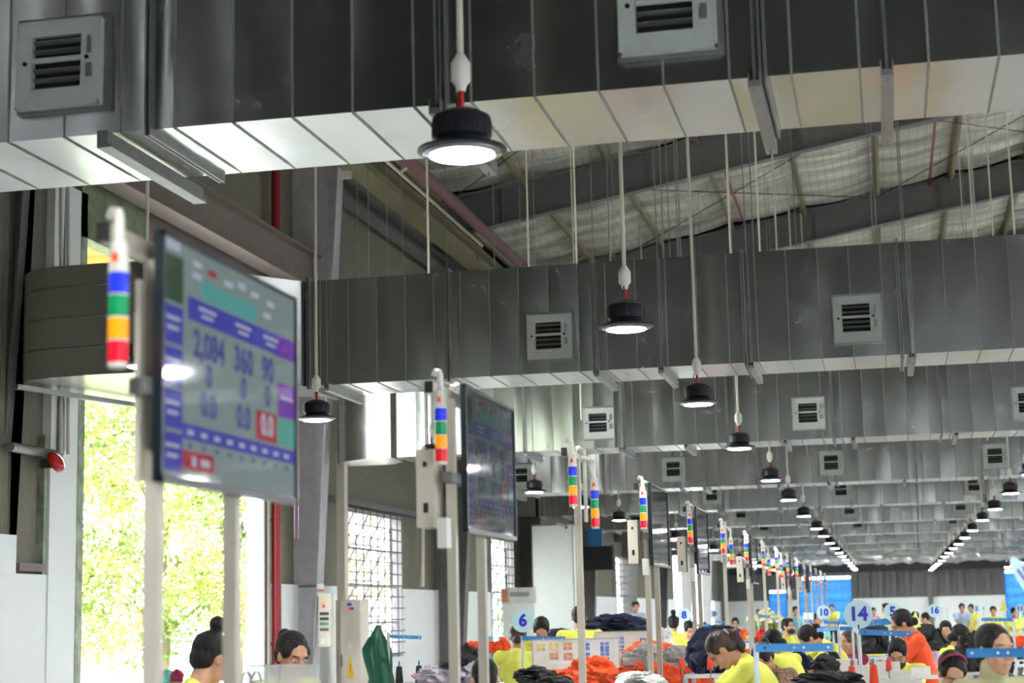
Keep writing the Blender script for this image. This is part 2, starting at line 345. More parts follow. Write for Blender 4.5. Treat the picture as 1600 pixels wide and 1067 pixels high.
# haunch plates where frames 3 and 4 meet the rafters
# brown wall beam between the first two columns, girts and crane rail
def ibeam(name, label, y0, y1, x, z0, z1, m, wd=.2):
    t = thing(name, label, 'beam', (x, y0, z0)); L = y1-y0; H = z1-z0
    MB().box(-.008, .008, 0, L, 0, H).obj('web', m, t); MB().box(-wd/2, wd/2, 0, L, -.02, 0).obj('bottom_flange', m, t); MB().box(-wd/2, wd/2, 0, L, H, H+.02).obj('top_flange', m, t)
    return t
ibeam('wall_beam', 'brown steel I-beam along the left wall above the bright doorway', 17.9, 26.9, -9.1, 7.05, 7.62, 'brown', .34)
cr = ibeam('crane_rail', 'cream steel runway beam on brackets high along the left wall', 20.0, 62, -8.4, 9.16, 9.46, 'purl', .42)
ibeam('eave_strut', 'grey steel strut running along the wall under the cream runway beam', 27.2, 62, -9.15, 9.1, 9.35, 'steel', .3)
for y in (27.15, 36.15, 45.15):
    b = MB(); b.box(-9.0+8.4, -.1, y-20-.06, y-20+.06, -.14, -.02).bar((-.5, y-20, -.1), (-.15, y-20, .35), .06); b.obj('bracket', 'cream', cr)
mp_ = MB().tube([(-7.2, 20, 8.95), (-7.2, 60, 8.95)], .11, 12).obj('maroon_pipe', 'purple', smooth=40); tag(mp_, 'thick maroon pipe running lengthwise beneath the roof', 'pipe')
cd = MB().tube([(-7.6, 23, 9.0), (-7.6, 33, 9.0)], .03, 8); cd.tube([(-7.6, 27, 9.0), (-7.3, 27, 9.2)], .03, 8); tag(cd.obj('conduit', 'cream', smooth=40), 'cream conduit beside the maroon pipe under the roof', 'conduit')
# wall girt + pipes
gb = MB().box(XW-.02, XW+.1, 27.2, 35.8, 3.7, 3.8).box(XW-.02, XW+.1, 36.3, 44, 3.7, 3.8); tag(gb.obj('wall_girt', 'steel'), 'grey steel girt running above the barred windows', 'girt')
gb = MB().tube([(XW+.12, 34.2, 2.3), (XW+.12, 34.3, 3.7)], .05, 10); tag(gb.obj('wall_conduit', 'cream', smooth=40), 'cream conduit rising from white wainscot right of the first barred window', 'conduit')
rp = thing('fire_pipe', 'dark red vertical pipe beside the bright doorway', 'pipe', (XW+.1, 25.68, 0))
MB().tube([(0, 0, 0), (0, 0, 9.3)], .075, 12).obj('pipe_run', 'redpipe', rp, smooth=40)
for z in (1.3, 3.2, 5.4): MB().lathe([(.09, 0), (.09, .05)], 12, (0, 0, z)).obj('coupling', 'redpipe', rp)
# duct-side pier, jamb, and frame of the big doorway
t = link('door_1', None); t['kind'] = 'structure'
MB().box(XW-.22, XW+.02, 18.32, 19.05, 0, 6.9).obj('door_pier', 'white', t)
MB().box(XW-.25, XW+.03, 19.0, 19.16, 0, 6.9).obj('left_jamb', 'palegreen', t)
MB().box(XW-.24, XW+.02, 25.3, 25.38, 0, 6.45).obj('right_reveal', 'white', t)
MB().box(XW-.02, XW+.04, 25.38, 25.42, 0, 6.45).obj('right_jamb', 'dark', t)
MB().box(XW-.02, XW+.03, 25.42, 25.58, 0, 6.45).obj('right_casing', 'cream', t)
MB().box(XW-.2, XW+.03, 19.0, 20.9, 6.35, 7.1).obj('lintel_plate', 'greenpl', t)
MB().box(XW-.2, XW, 20.9, 25.3, 6.45, 7.2).obj('lintel_board', 'brown', t)
tag(MB().box(XW-2.6, XW-.3, 18.0, 22.5, 6.55, 6.62).box(XW-2.6, XW-.3, 19.6, 19.7, 6.45, 6.55).box(XW-2.6, XW-.3, 21, 21.1, 6.45, 6.55).obj('canopy', 'ylw_wood'), 'yellow board canopy outside above the left doorway', 'canopy')
# niche left of the pier
nz = thing('wall_niche_unit', 'white wall unit with small sill box by the near left column', 'unit', (XW, 17.7, 2.25))
MB().box(-.15, .0, -.5, -.1, 0, .42).obj('panel', 'white', nz); MB().box(-.1, .02, -.05, .55, .03, .12).obj('sill_box', 'brown', nz); MB().box(-.12, .0, .52, .58, 0, 1.6).obj('edge_strip', 'palegreen', nz)
tag(MB().tube([(XW+.06, 17.3, 3.62), (XW+.06, 18.45, 3.62), (XW+.06, 18.5, 3.7), (XW+.06, 18.5, 7)], .055, 10).obj('drain_pipe', 'galv_dull', smooth=40), 'grey bent pipe running up the white pier at far left', 'pipe')
for i, dy in enumerate((0, .09)):
    tag(MB().tube([(XW+.32, 17.98+dy*2, 3.6), (XW+.22, 17.98+dy*2, 9)], .022, 8).obj('cable_conduit', 'cream', smooth=40), ['left of two slim cream conduits behind the near left column', 'right of two slim cream conduits behind the near left column'][i], 'conduit')
bl = thing('alarm_bell', 'round red alarm bell on the wall at far left', 'bell', (XW+.16, 18.12, 3.5), 0)
mtx = Matrix.Rotation(R(90), 3, 'Y') @ Matrix.Identity(3)
MB().lathe([(.02, 0), (.12, .0), (.135, .03), (.12, .07), (.06, .1), (.01, .105)], 24, (0, 0, 0), Matrix.Rotation(R(60), 3, 'Y')).obj('gong', 'red', bl, smooth=50); MB().box(-.14, 0, -.05, .05, -.05, .05).obj('mount', 'dark', bl)
cp = thing('call_point', 'small red fire call point on the white wall at lower left', 'call point', tuple(at(72, 1056, 18.6)), 0)
MB().lathe([(.08, 0), (.08, .03), (.06, .05)], 20, (0, 0, 0), Matrix.Rotation(R(70), 3, 'Y')).obj('housing', 'red', cp, smooth=40); MB().ell((.05, -.03, .0), (.02, .02, .03)).obj('button', 'black', cp, smooth=60)
MB().ell((.05, -.03, .055), (.012, .02, .012)).obj('indicator', 'eyew', cp, smooth=60)
# windows with bars and open awning panes
def window(k, h, ncol, nrow):
    y0, y1, z0, z1 = h; t = link('window_%d' % k, None, loc=(XW, y0, z0)); t['kind'] = 'structure'; W, H = y1-y0, z1-z0
    q = MB(); e = .05
    q.box(-.16, .02, 0, e, 0, H).box(-.16, .02, W-e, W, 0, H).box(-.16, .02, 0, W, 0, e).box(-.16, .02, 0, W, H-e, H); q.obj('window_frame', 'mauve', t)
    bm_ = MB().box(-.011, .011, -.011, .011, 0, H).mesh('grille_bar', 'steel'); bh = MB().box(-.011, .011, 0, W, -.011, .011).mesh('grille_rail', 'steel')
    for i in range(1, 2*ncol): link('grille_bar', bm_, t, (.06, W*i/(2*ncol), 0))
    for i in range(0, 13): link('grille_rail', bh, t, (.06, 0, H*(i+.3)/12.6))
    cw, chh = W/ncol, H/nrow
    pf = MB(); pf.box(-.015, .015, 0, .04, -chh, 0).box(-.015, .015, cw-.04, cw, -chh, 0).box(-.015, .015, 0, cw, -.04, 0).box(-.015, .015, 0, cw, -chh, -chh+.04); pfm = pf.mesh('sash', 'mauve')
    gm = MB().box(-.003, .003, .04, cw-.04, -chh+.04, -.04).mesh('pane', 'glass')
    for c in range(ncol):
        for r_ in range(nrow):
            s = link('sash', pfm, t, (-.1, c*cw, (r_+1)*chh), (0, R(28), 0)); link('pane', gm, s)
window(1, win1, 4, 4); window(2, win2, 3, 4); window(3, win3, 3, 4)
for k, h in enumerate(fh):
    t = link('window_%d' % (k+4), None, loc=(h[0], YF, h[2])); t['kind'] = 'structure'; W, H = h[1]-h[0], h[3]-h[2]
    q = MB(); q.box(0, .08, 0, .1, 0, H).box(W-.08, W, 0, .1, 0, H).box(0, W, 0, .1, 0, .08).box(0, W, 0, .1, H-.08, H).box(W/2-.04, W/2+.04, 0, .1, 0, H).box(0, W, 0, .1, H*.45, H*.45+.06); q.obj('window_frame', 'bar', t)
    c_ = MB(); n_ = 24
    for b_ in range(3):
        zt, zb_ = H*(1-.33*b_)-(.22 if b_ == 0 else 0), H*(1-.33*(b_+1))-.02
        vs_ = []
        for i in range(n_+1): vs_ += [(W*i/n_, .14+.03*math.sin(i*1.9), zb_), (W*i/n_, .14+.03*math.sin(i*1.9+.6), zt)]
        c_.add(vs_, [(2*i, 2*i+2, 2*i+3, 2*i+1) for i in range(n_)])
    c_.obj('curtain', 'curtain', t)
tag(MB().box(2.08, 2.36, YF-.3, YF-.02, 0, 3.75).box(2.0, 2.44, YF-.34, YF, 3.6, 3.75).obj('far_column', 'steel'), 'grey steel column standing against the far end wall', 'column')
fo = MB(); vs_ = []; nn = 260
for i in range(nn+1):
    x = XW+.5+(XR-XW-4)*i/nn
    for j in range(14):
        a = 2*math.pi*j/14; r_ = .31+.07*noise.noise(Vector((x*2.2, math.cos(a)*1.6, math.sin(a)*1.6)))*2
        vs_.append((x, 97.6+r_*math.cos(a), 4.38+r_*math.sin(a)))
fo.add(vs_, [(i*14+j, i*14+(j+1) % 14, (i+1)*14+(j+1) % 14, (i+1)*14+j) for i in range(nn) for j in range(14)])
tag(fo.obj('foil_duct', 'foil'), 'crumpled silver foil duct spanning the hall before the far wall', 'duct')
# ================================================================ DUCTS
DZ0, DZ1, DD = 4.19, 5.35, .96
def sleeve(wd, seed, dz0=DZ0, dz1=DZ1, dd=DD):
    rnd = random.Random(seed); H = dz1-dz0; loop = []; N = 6
    for i in range(N): loop.append((dd*i/N, 0, 0, -1, i/N))                 # bottom
    for i in range(N): loop.append((dd, H*i/N, 1, 0, i/N))
    for i in range(N): loop.append((dd-dd*i/N, H, 0, 1, i/N))
    for i in range(N): loop.append((0, H-H*i/N, -1, 0, i/N))
    amp = [rnd.uniform(-.010, .008) for _ in range(4)]
    xs = [(0, .006, 0), (.011, .006, 0), (.0115, 0, 0), (wd*.3, 0, .8), (wd*.5, 0, 1), (wd*.75, 0, .7), (wd-.003, 0, 0), (wd-.0005, -.004, 0)]
    vs_ = []
    for x, ridge, bl in xs:
        for k, (y, z, ny, nz_, t) in enumerate(loop):
            a = amp[k//N]*bl*math.sin(math.pi*t)+ridge + .0025*bl*rnd.uniform(-1, 1)*(0 < t < 1)
            vs_.append((x, y+ny*a, z+nz_*a))
    L = len(loop)
    me = MB().add(vs_, [(i*L+k, (i+1)*L+k, (i+1)*L+(k+1) % L, i*L+(k+1) % L) for i in range(len(xs)-1) for k in range(L)]).mesh('sheet_panel', 'galv', 25)
    me.materials.append(G['seam'])
    for i_ in range(2*L): me.polygons[i_].material_index = 1      # the folded seam at the panel edge is duller metal
    return me
WID = [.13, .325, .325, .325, .325, .17]
SLV = {(wd, s): sleeve(wd, hash((wd, s)) % 9999) for wd in set(WID) for s in range(5)}
def frame_ring(wd, pr):
    q = MB(); H = DZ1-DZ0
    q.box(-wd/2, wd/2, -pr, 0, -pr, H+pr).box(-wd/2, wd/2, DD, DD+pr, -pr, H+pr).box(-wd/2, wd/2, 0, DD, -pr, 0).box(-wd/2, wd/2, 0, DD, H, H+pr); return q
FLM = MB(); r1 = frame_ring(.012, .04); FLM.add([(a-.012, b, c) for a, b, c in r1.v], r1.f); FLM.add([(a+.012, b, c) for a, b, c in r1.v], r1.f); FLM = FLM.mesh('flange', 'galv_dull')
TRM = MB().box(-.03, .03, -.1, DD+.22, -.075, -.045).box(-.03, -.024, -.1, DD+.22, -.045, .0).box(.024, .03, -.1, DD+.22, -.045, 0).mesh('trapeze_bar', 'galv_dull')
RODM = MB().tube([(0, -.07, -.1), (0, -.07, 6.5)], .006, 5).tube([(0, DD+.12, -.1), (0, DD+.12, 6.5)], .006, 5).mesh('hanger_rod', 'galv_dull')
# grille
q = MB(); q.box(-.26, .26, -.03, 0, -.26, .26); COLM = q.mesh('collar', 'galv_dull')
q = MB(); o_, i_ = .235, .155
for a in ((-o_, o_, -.075, -.03, i_, o_), (-o_, o_, -.075, -.03, -o_, -i_+.02), (-o_, -i_, -.075, -.03, -i_+.02, i_), (i_-.03, o_, -.075, -.03, -i_+.02, i_)): q.box(*a)
q.box(-.24, .24, -.08, -.07, .225, .24).box(-.24, .24, -.08, -.07, -.24, -.225).box(-.24, -.225, -.08, -.07, -.24, .24).box(.225, .24, -.08, -.07, -.24, .24); FRM = q.mesh('grille_frame', 'grille')
VOM = MB().box(-.155, .125, -.04, -.032, -.135, .155).mesh('shade_plate', 'shade_black')  # solid plate, shade behind the louvers painted as black
q = MB().box(-.155, .125, -.008, .008, -.003, .003, Matrix.Rotation(R(-35), 3, 'X').to_4x4()); q = MB().bar((-.155, 0, 0), (.125, 0, 0), .03, .005, up=(0, .55, .85)); LVM = q.mesh('louver', 'galv_dull')
MID = MB().box(-.155, .125, -.078, -.06, -.013, .013).mesh('cross_bar', 'grille')
KNB = MB().box(.165, .18, -.095, -.075, .03, .12).box(.16, .19, -.1, -.08, -.1, -.03).mesh('latch', 'galv_dull'); SCM = MB().lathe([(.012, 0), (.012, .008)], 8, (0, 0, 0), Matrix.Rotation(R(90), 3, 'X')).mesh('screw_hole_shade', 'shade_black')  # screw holes are discs with their shade painted black
def grille(parent, x, dark=0):
    g = link('grille', COLM, parent, (x, -.002, .39))
    link('grille_frame', FRM, g, (-.005, 0, -.012), (R(-1.5), 0, 0)); link('shade_plate', VOM, g)
    for k in range(6):
        if k != 2: link('louver', LVM, g, (0, -.055, .115-.052*k))
    link('cross_bar', MID, g, (0, 0, .012)); link('latch', KNB, g)
    link('screw_hole_shade', SCM, g, (-.195, -.075, 0)); link('screw_hole_shade', SCM, g, (.155, -.075, .01))
    return g
DUCTS = [(8.1, -3.62, -4.10, -7.0, [-2.07, -.5, .12]), (17.8, -4.49, -3.37, -6.12, [-5.84, -2.88, -2.2, -1.27, .34]), (26.3, None, -4.25, -7.62, None), (35.5, None, None, -8.3, None), (43.7, None, None, -8.8, None),
         (52.4, None, None, -8.8, None), (61., None, None, -8.8, None), (69.3, None, None, -8.8, None), (77.6, None, None, -8.8, None), (86., None, None, -8.8, None)]
gx4 = [at(1300, 722, 35.5).x, at(1315, 765, 43.7).x, at(1328, 796, 52.4).x, at(1341, 822, 61).x, 0, 0, 0]
PL = ['nearest', 'second', 'third', 'fourth', 'fifth', 'sixth', 'seventh', 'eighth', 'ninth', 'tenth']
for k, (Y, fx, gx, x0, bars) in enumerate(DUCTS):
    look = {0: 'large dark galvanised air duct crossing the top of the picture', 1: 'galvanised air duct with two white grilles crossing mid picture, left end bending away',
            2: 'third galvanised air duct from the front, brightly lit at its left end'}.get(k, '%s galvanised air duct from the front, spanning the hall' % PL[k])
    t = thing('air_duct', look, 'duct', (0, Y, DZ0), 0, 'galvanised ducts crossing the hall')
    fx = fx if fx is not None else at(800, 700, 26.3).x+.2 if k == 2 else -4.49+.13*k
    xe = 9 if k < 4 else 11.
    secs = [fx+1.58*i for i in range(-4, 12)]
    for sx in secs:
        if sx+1.58 < x0 or sx > xe: continue
        x = sx
        for wi, wd in enumerate(WID):
            if x >= x0-.05: link('sheet_panel', SLV[(wd, random.randrange(5))], t, (x, 0, 0))
            x += wd*1.58/1.6
        if sx >= x0-.2 or abs(sx-x0) < .3: link('flange', FLM, t, (sx, 0, 0))
    for b in (bars or [s+.1*((i*37) % 5-2) for i, s in enumerate([x0+.9+1.3*j for j in range(int((xe-x0)/1.3))])]):
        link('trapeze_bar', TRM, t, (b, 0, 0))
        if k < 2 or int(b*10) % 3 == 0: link('hanger_rod', RODM, t, (b, 0, 0))
    g0 = gx if gx is not None else gx4[k-3]
    for j in range(-3, 4):
        gxx = g0+3.2*j
        if x0+.4 < gxx < xe: grille(t, gxx)
    if k >= 2:   # end of the run: rounded elbow turning back to the wall
        q = MB(); H = DZ1-DZ0; vs_ = []; n_ = 8
        for i in range(n_+1):
            a = R(90)*i/n_; cxx, cy = x0, DD+.25
            for rr, z in ((DD+.25, 0), (.25, 0), (.25, H), (DD+.25, H)): vs_.append((cxx-rr*math.sin(a), cy-rr*math.cos(a), z))
        q.add(vs_, [(4*i+j, 4*i+4+j, 4*i+4+(j+1) % 4, 4*i+(j+1) % 4) for i in range(n_) for j in range(4)])
        q.obj('elbow', 'galv', t, smooth=30)
    if k == 1:
        # left end: oblique piece, then wall plenum with level seams and rounded corner
        H = DZ1-DZ0
        q = MB().add([(-6.12, 0, 0), (-6.12, DD, 0), (-7.3, .6, 0), (-7.3, -1.55, 0), (-6.12, 0, H), (-6.12, DD, H), (-7.3, .6, H), (-7.3, -1.55, H)], [(0, 1, 2, 3), (4, 7, 6, 5), (0, 3, 7, 4), (1, 5, 6, 2)])
        q.obj('oblique_piece', 'galv', t)
        zs = [0, .30, .62, .94, H]
        path = [(-7.3, -1.6), (-7.8, -1.62), (-8.3, -1.6), (-8.6, -1.5), (-8.78, -1.3), (-8.85, -1.0), (-8.85, .7), (-7.3, .7)]
        for a, b in zip(zs, zs[1:]):
            q = MB(); vs_ = []
            for z, e in ((a+.004, -.004), (a+.008, 0), (b-.014, 0), (b-.012, .007), (b-.002, .007), (b, -.004)):
                for (x, y) in path: vs_.append((x-e*.3, y-e, z))
            L = len(path); q.add(vs_, [(i*L+j, i*L+(j+1) % L, (i+1)*L+(j+1) % L, (i+1)*L+j) for i in range(5) for j in range(L)]); o = q.obj('elbow_panel', 'galv', t, smooth=30); o.data.materials.append(G['seam'])
            for pi_ in range(3*L, 4*L): o.data.polygons[pi_].material_index = 1
        MB().add([(x, y, 0) for x, y in path], [tuple(range(8))]).obj('elbow_base', 'galv', t); MB().add([(x, y, H) for x, y in path], [tuple(range(8))]).obj('elbow_lid', 'galv', t)
        MB().box(-7.33, -7.27, -1.68, .75, -.03, H+.05).obj('flange', 'galv_dull', t)
        MB().bar((-8.75, -1.5, -.06), (-8.2, .7, -.06), .06, .05).obj('trapeze_bar', 'galv_dull', t); MB().bar((-7.25, -1.5, -.06), (-8.0, .7, -.06), .06, .05).obj('trapeze_bar', 'galv_dull', t)
    if k == 0:
        MB().box(-3.86, -3.80, -.12, DD+.2, -.11, -.02).box(-3.80, -3.78, -.12, DD+.2, -.11, -.09).obj('trapeze_bar', 'galv_dull', t)
# thin roof hangers visible between the ducts
RODS = [(604, 27, .01), (628, 28, .01), (575, 26, .01), (770, 30, .01), (1033, 27.6, .012), (1056, 28, .012), (1060, 29, .012), (1240, 33, .012), (1360, 30, .012), (1366, 30.2, .012), (1517, 31, .018), (898, 25, .014), ]
RK = sorted(range(len(RODS)), key=lambda i_: RODS[i_][0])
for i, (px, Y, r_) in enumerate(RODS):
    p_ = at(px, 300, Y)
    o = MB().tube([(p_.x, Y, DZ0+.3), (p_.x, Y, roofz(p_.x))], r_, 6).obj('hanger_rod', 'cream' if r_ > .013 else 'galv_dull', smooth=40)
    tag(o, 'thin %s roof hanger, %s from the left above the second duct' % ('cream' if r_ > .013 else 'grey', ORD[RK.index(i)].replace('nearest', 'first')), 'rod', 'rods hanging from the roof')
for i, (a, b) in enumerate([((-9, 27.6), (-2, 35.6)), ((-2, 27.6), (-9, 35.6)), ((-6.5, 36.6), (.2, 44.6)), ((.2, 36.6), (-6.5, 44.6)), ((.2, 36.6), (6, 44.6)), ((6, 36.6), (.2, 44.6))]):
    za, zb = roofz(a[0])-.3, roofz(b[0])-.3
    tag(MB().tube([(*a, za), (*b, zb)], .012, 5).obj('brace_rod', 'dark'), 'thin dark bracing rod under the roof foil, %s' % ['left bay leaning right', 'left bay leaning left', 'middle bay leaning right', 'middle bay leaning left', 'right bay leaning right', 'right bay leaning left'][i], 'rod', 'roof bracing rods')
for i, Y in enumerate((28.0, 37.2, 46.2, 37.9)):
    tag(MB().tube([(-8.5, Y, roofz(-8.5)-.35), (5.5, Y, roofz(5.5)-.35)], .03, 6).obj('roof_conduit', 'cream', smooth=40), ['cream conduit under roof lining before the first visible rafter', 'cream conduit just past the first visible rafter', 'cream conduit just past the second visible rafter', 'lower cream conduit crossing the roof purlins'][i], 'conduit')
for i, (px, py) in enumerate(((1120, 300), (1468, 190))):
    p_ = at(px, py, 36.3); tag(MB().tube([(p_.x, 36.5, roofz(p_.x)-.3), (p_.x, 44.6, roofz(p_.x)-.3)], .035, 8).obj('sprinkler_pipe', 'redpipe', smooth=40), ['left dark red sprinkler pipe under the roof foil', 'right dark red sprinkler pipe under the roof foil'][i], 'pipe')
# ================================================================ LAMPS
HOUS = MB().lathe([(.03, .19), (.085, .175), (.128, .15), (.132, .14), (.132, .055), (.115, .04), (.13, .022), (.198, .004), (.2, -.006), (.175, -.012)], 36).mesh('lamp_housing', 'blackmetal', 35)
RIM = MB().lathe([(.176, -.008), (.176, -.018), (.15, -.026), (.136, -.02)], 36).mesh('lamp_rim', 'rim', 35); LED = MB().lathe([(.138, -.022), (.136, -.028), (.001, -.028)], 32).mesh('lamp_lens', 'lamp')
q = MB()
for i in range(20):
    a = 2*math.pi*i/20; q.bar((.11*math.cos(a), .11*math.sin(a), .095), (.1345*math.cos(a), .1345*math.sin(a), .095), .008, .07)
FIN = q.mesh('cooling_fins', 'blackmetal'); HOOK = MB().tube([(0, 0, .19), (0, 0, .27)], .014, 8).mesh('red_connector', 'red'); CBL = MB().tube([(.02, 0, .2), (.035, 0, .25), (.02, 0, .3)], .005, 5).mesh('cable', 'black')
JB = MB().lathe([(.02, .27), (.028, .3), (.045, .32), (.045, .4), (.032, .42), (.02, .44)], 14).mesh('junction_box', 'plast', 40)
rodc = {}
def lamp(x, y, z, label, group, yaw=0):
    t = thing('high_bay_lamp', label, 'lamp', (x, y, z), yaw, group)
    h = link('lamp_housing', HOUS, t); link('cooling_fins', FIN, h); link('lamp_rim', RIM, t); link('lamp_lens', LED, t); link('red_connector', HOOK, t); link('cable', CBL, t); link('junction_box', JB, t)
    L = roofz(x)+(.02 if x < 9 else .3)-z; key = round(L, 1)
    if key not in rodc: rodc[key] = MB().tube([(0, 0, .42), (0, 0, key)], .0155, 8).mesh('drop_rod', 'cream', 40)
    link('drop_rod', rodc[key], t)
rows = [('left', 'beside the left wall', -5.65, [2.5, 7.6, 12.6, 16.8, 21.4, 28., 32.4, 37.2]+[42.3+5.15*i for i in range(11)]),
        ('middle', 'above the screens', -1.75, [2.1, 7.24, 12.15, 16.92, 21.74, 27.0, 32.5, 38.2, 44.5]+[49.6+4.95*i for i in range(10)]),
        ('right', 'over the right aisle', 2.27, [3, 8., 13, 18, 23, 28.3, 33.2, 38.3, 43.7]+[48.8+5.05*i for i in range(11)]),
        ('far right', 'beyond the right aisle', 6.3, [3+5.05*i for i in range(20)]), ('outer right', 'along the right of the hall', 10.5, [3+6*i for i in range(14)]), ('outermost right', 'by the right wall', 15.5, [3+8*i for i in range(10)])]
for rn, rd, x, ys in rows:
    cnt = 0; un = -1
    for y in ys:
        for dy_ in DUCTS:
            if dy_[0]-.25 < y < dy_[0]+DD+.25: y = dy_[0]-.26 if y < dy_[0]+DD/2 else dy_[0]+DD+.26
        seen = (rn == 'left' and y > 12) or (rn == 'middle' and y > 7) or (rn == 'right' and y > 28) or (rn == 'far right' and y > 88)
        if seen:
            lab = ('%s round black high-bay lamp in the %s row, %s' % (ORD[cnt], rn, rd)) if cnt < 22 else ''
            lamp(x, y, 3.7+random.uniform(-.02, .02), lab, 'lit high-bay lamps hanging in rows', random.uniform(0, 6)); cnt += 1
        else:
            un += 1; lamp(x, y, 3.7, '%s round black high-bay lamp of the unseen part of the %s row' % (ORD[un], rn), 'high-bay lamps out of view in the %s row' % rn)
# ================================================================ SCREENS ON POSTS
UIM = {}
def ui(name, col, e): 
    k = (name, e)
    if k not in UIM:
        UIM[k] = mat('ui_%s_%s' % (name, e), col, .05, emit=e, var=0); UIM[k].node_tree.nodes['Principled BSDF'].inputs['Base Color'].default_value = (.012, .014, .016, 1)
    return UIM[k]
UC = dict(bg=(142, 160, 158), blue=(70, 74, 190), purple=(132, 60, 190), teal=(84, 176, 160), red=(186, 44, 60), ink=(74, 82, 160), pale=(200, 205, 225), dk=(60, 84, 84), cyan=(96, 180, 176), green=(60, 90, 60))
def tv(name, label, yn, yf, z0, z1, e, detail, x=-1.7):
    t = thing(name, label, 'screen', (x, yn, z0), 0, 'screens on posts'); W, H = yf-yn, z1-z0
    MB().box(-.016, .0, 0, W, 0, H).box(-.05, -.016, W*.2, W*.8, H*.15, H*.85).obj('casing', 'tvblack', t)
    MB().box(0, .008, 0, .012, 0, H).box(0, .008, W-.012, W, 0, H).box(0, .008, 0, W, 0, .02).box(0, .008, 0, W, H-.012, H).obj('bezel', 'tvblack', t)
    def cell(u0, u1, v0, v1, c, lay=1, nm='screen_cell'):
        o = MB().add([(0, 0, 0), (0, (u1-u0)*W, 0), (0, (u1-u0)*W, (v1-v0)*H), (0, 0, (v1-v0)*H)], [(0, 1, 2, 3)]).mesh(nm, ui(c, UC[c], e))
        return link(nm, o, t, (.0015+.0008*lay, u0*W, (1-v1)*H))
    s = MB().add([(0, 0, 0), (0, W, 0), (0, W, H), (0, 0, H)], [(0, 1, 2, 3)]).mesh('display', ui('bg' if detail else 'dark', UC['bg'] if detail else (20, 26, 34), e if detail else .02)); link('display', s, t, (.001, 0, 0))
    if detail:
        cell(.015, .14, .08, .27, 'green'); cell(.03, .12, .015, .06, 'pale'); cell(.26, .66, .13, .21, 'cyan'); cell(.17, .83, .22, .315, 'blue'); cell(.83, .985, .22, .32, 'purple')
        for a in range(4): cell(.015, .14, .285+.17*a, .285+.17*a+.155, 'blue')
        cell(.84, .985, .44, .60, 'purple'); cell(.84, .985, .605, .73, 'teal'); cell(.66, .83, .60, .735, 'red'); cell(.14, .985, .745, .81, 'blue'); cell(.14, .35, .855, .93, 'red')
        for u, v in ((.2, .06), (.3, .07), (.42, .08), (.52, .06), (.62, .07), (.75, .08), (.2, .11), (.72, .14)): cell(u, u+.06, v, v+.025, 'pale' if u != .3 else 'red', 2)
        def tx(sx, u, v, h, c='ink'):
            me = text_mesh('screen_text', sx, h*H, ui(c, UC[c], e)); link('screen_text', me, t, (.0045, u*W, (1-v)*H), (R(90), 0, R(90)))
        tx('2,084', .31, .41, .155); tx('360', .56, .41, .155); tx('90', .75, .41, .155)
        tx('0', .31, .53, .13); tx('0', .56, .53, .13); tx('0', .75, .53, .13); tx('0.0', .31, .655, .14); tx('0.0', .56, .66, .14); tx('0.0', .745, .665, .13, 'pale')
        for j in range(9): cell(.17+.09*j, .21+.09*j, .77, .79, 'pale', 2); cell(.18+.09*j, .2+.09*j, .825, .845, 'ink', 2)
        for a in range(4): cell(.03, .12, .33+.17*a, .345+.17*a, 'pale', 2); cell(.04, .11, .37+.17*a, .385+.17*a, 'pale', 2)
        for u in (.24, .5, .72): cell(u, u+.12, .245, .26, 'pale', 2); cell(u+.02, u+.1, .275, .288, 'pale', 2)
        cell(.2, .23, .875, .915, 'pale', 2); cell(.26, .32, .88, .91, 'pale', 2); cell(.86, .97, .5, .515, 'pale', 2)
    return t
def tower(label, loc, lit=False, elbow=True):
    t = thing('signal_tower', label, 'signal light', loc, 0, 'signal light towers')
    MB().lathe([(.019, -.012), (.022, -.01), (.024, 0), (.024, -.005)][:3], 18).obj('base_cap', 'plast', t, smooth=40)
    for i, c in enumerate(('l_red', 'l_amber', 'l_green', 'l_blue')):
        z = i*.055; s = MB().lathe([(.0225, z+.001), (.0245, z+.003), (.0245, z+.051), (.0225, z+.0535)], 20).obj(c[2:]+'_lens', c, t, smooth=35)
        MB().lathe([(.0255, z+.0515), (.0255, z+.055)], 20).obj('ring', 'plast', s)
    b = MB().lathe([(.0245, .221), (.0245, .225), (.021, .29), (.012, .30)], 20).obj('body', 'clear' if lit else 'plast', t, smooth=35)
    MB().box(-.008, .008, -.0255, -.022, .24, .262).obj('sticker', 'orange', b)
    if elbow: MB().tube([(0, 0, .295), (0, 0, .35), (-.005, .004, .368), (-.022, .01, .372), (-.03, .02, .36)], .0125, 10).obj('conduit_elbow', 'plast', t, smooth=40)
    else: MB().tube([(0, 0, .295), (0, 0, .40)], .011, 8).obj('stem', 'plast', t, smooth=40)
    return t
STN = [3.73, 6.72, 9.72, 12.62, 15.68, 18.85, 21.95, 24.9, 27.9, 30.9, 33.9, 36.9, 39.9, 42.9, 45.9, 48.9]
TVS = {0: (3.87, 4.86, 1.99, 2.61), 1: (6.98, 7.95, 2.0, 2.62), 3: (12.75, 13.75, 2.0, 2.61), 4: (15.85, 16.85, 2.0, 2.61), 6: (22.2, 23.2, 2.0, 2.61), 9: (31.1, 32.1, 2, 2.61), 11: (37.1, 38.1, 2, 2.61)}
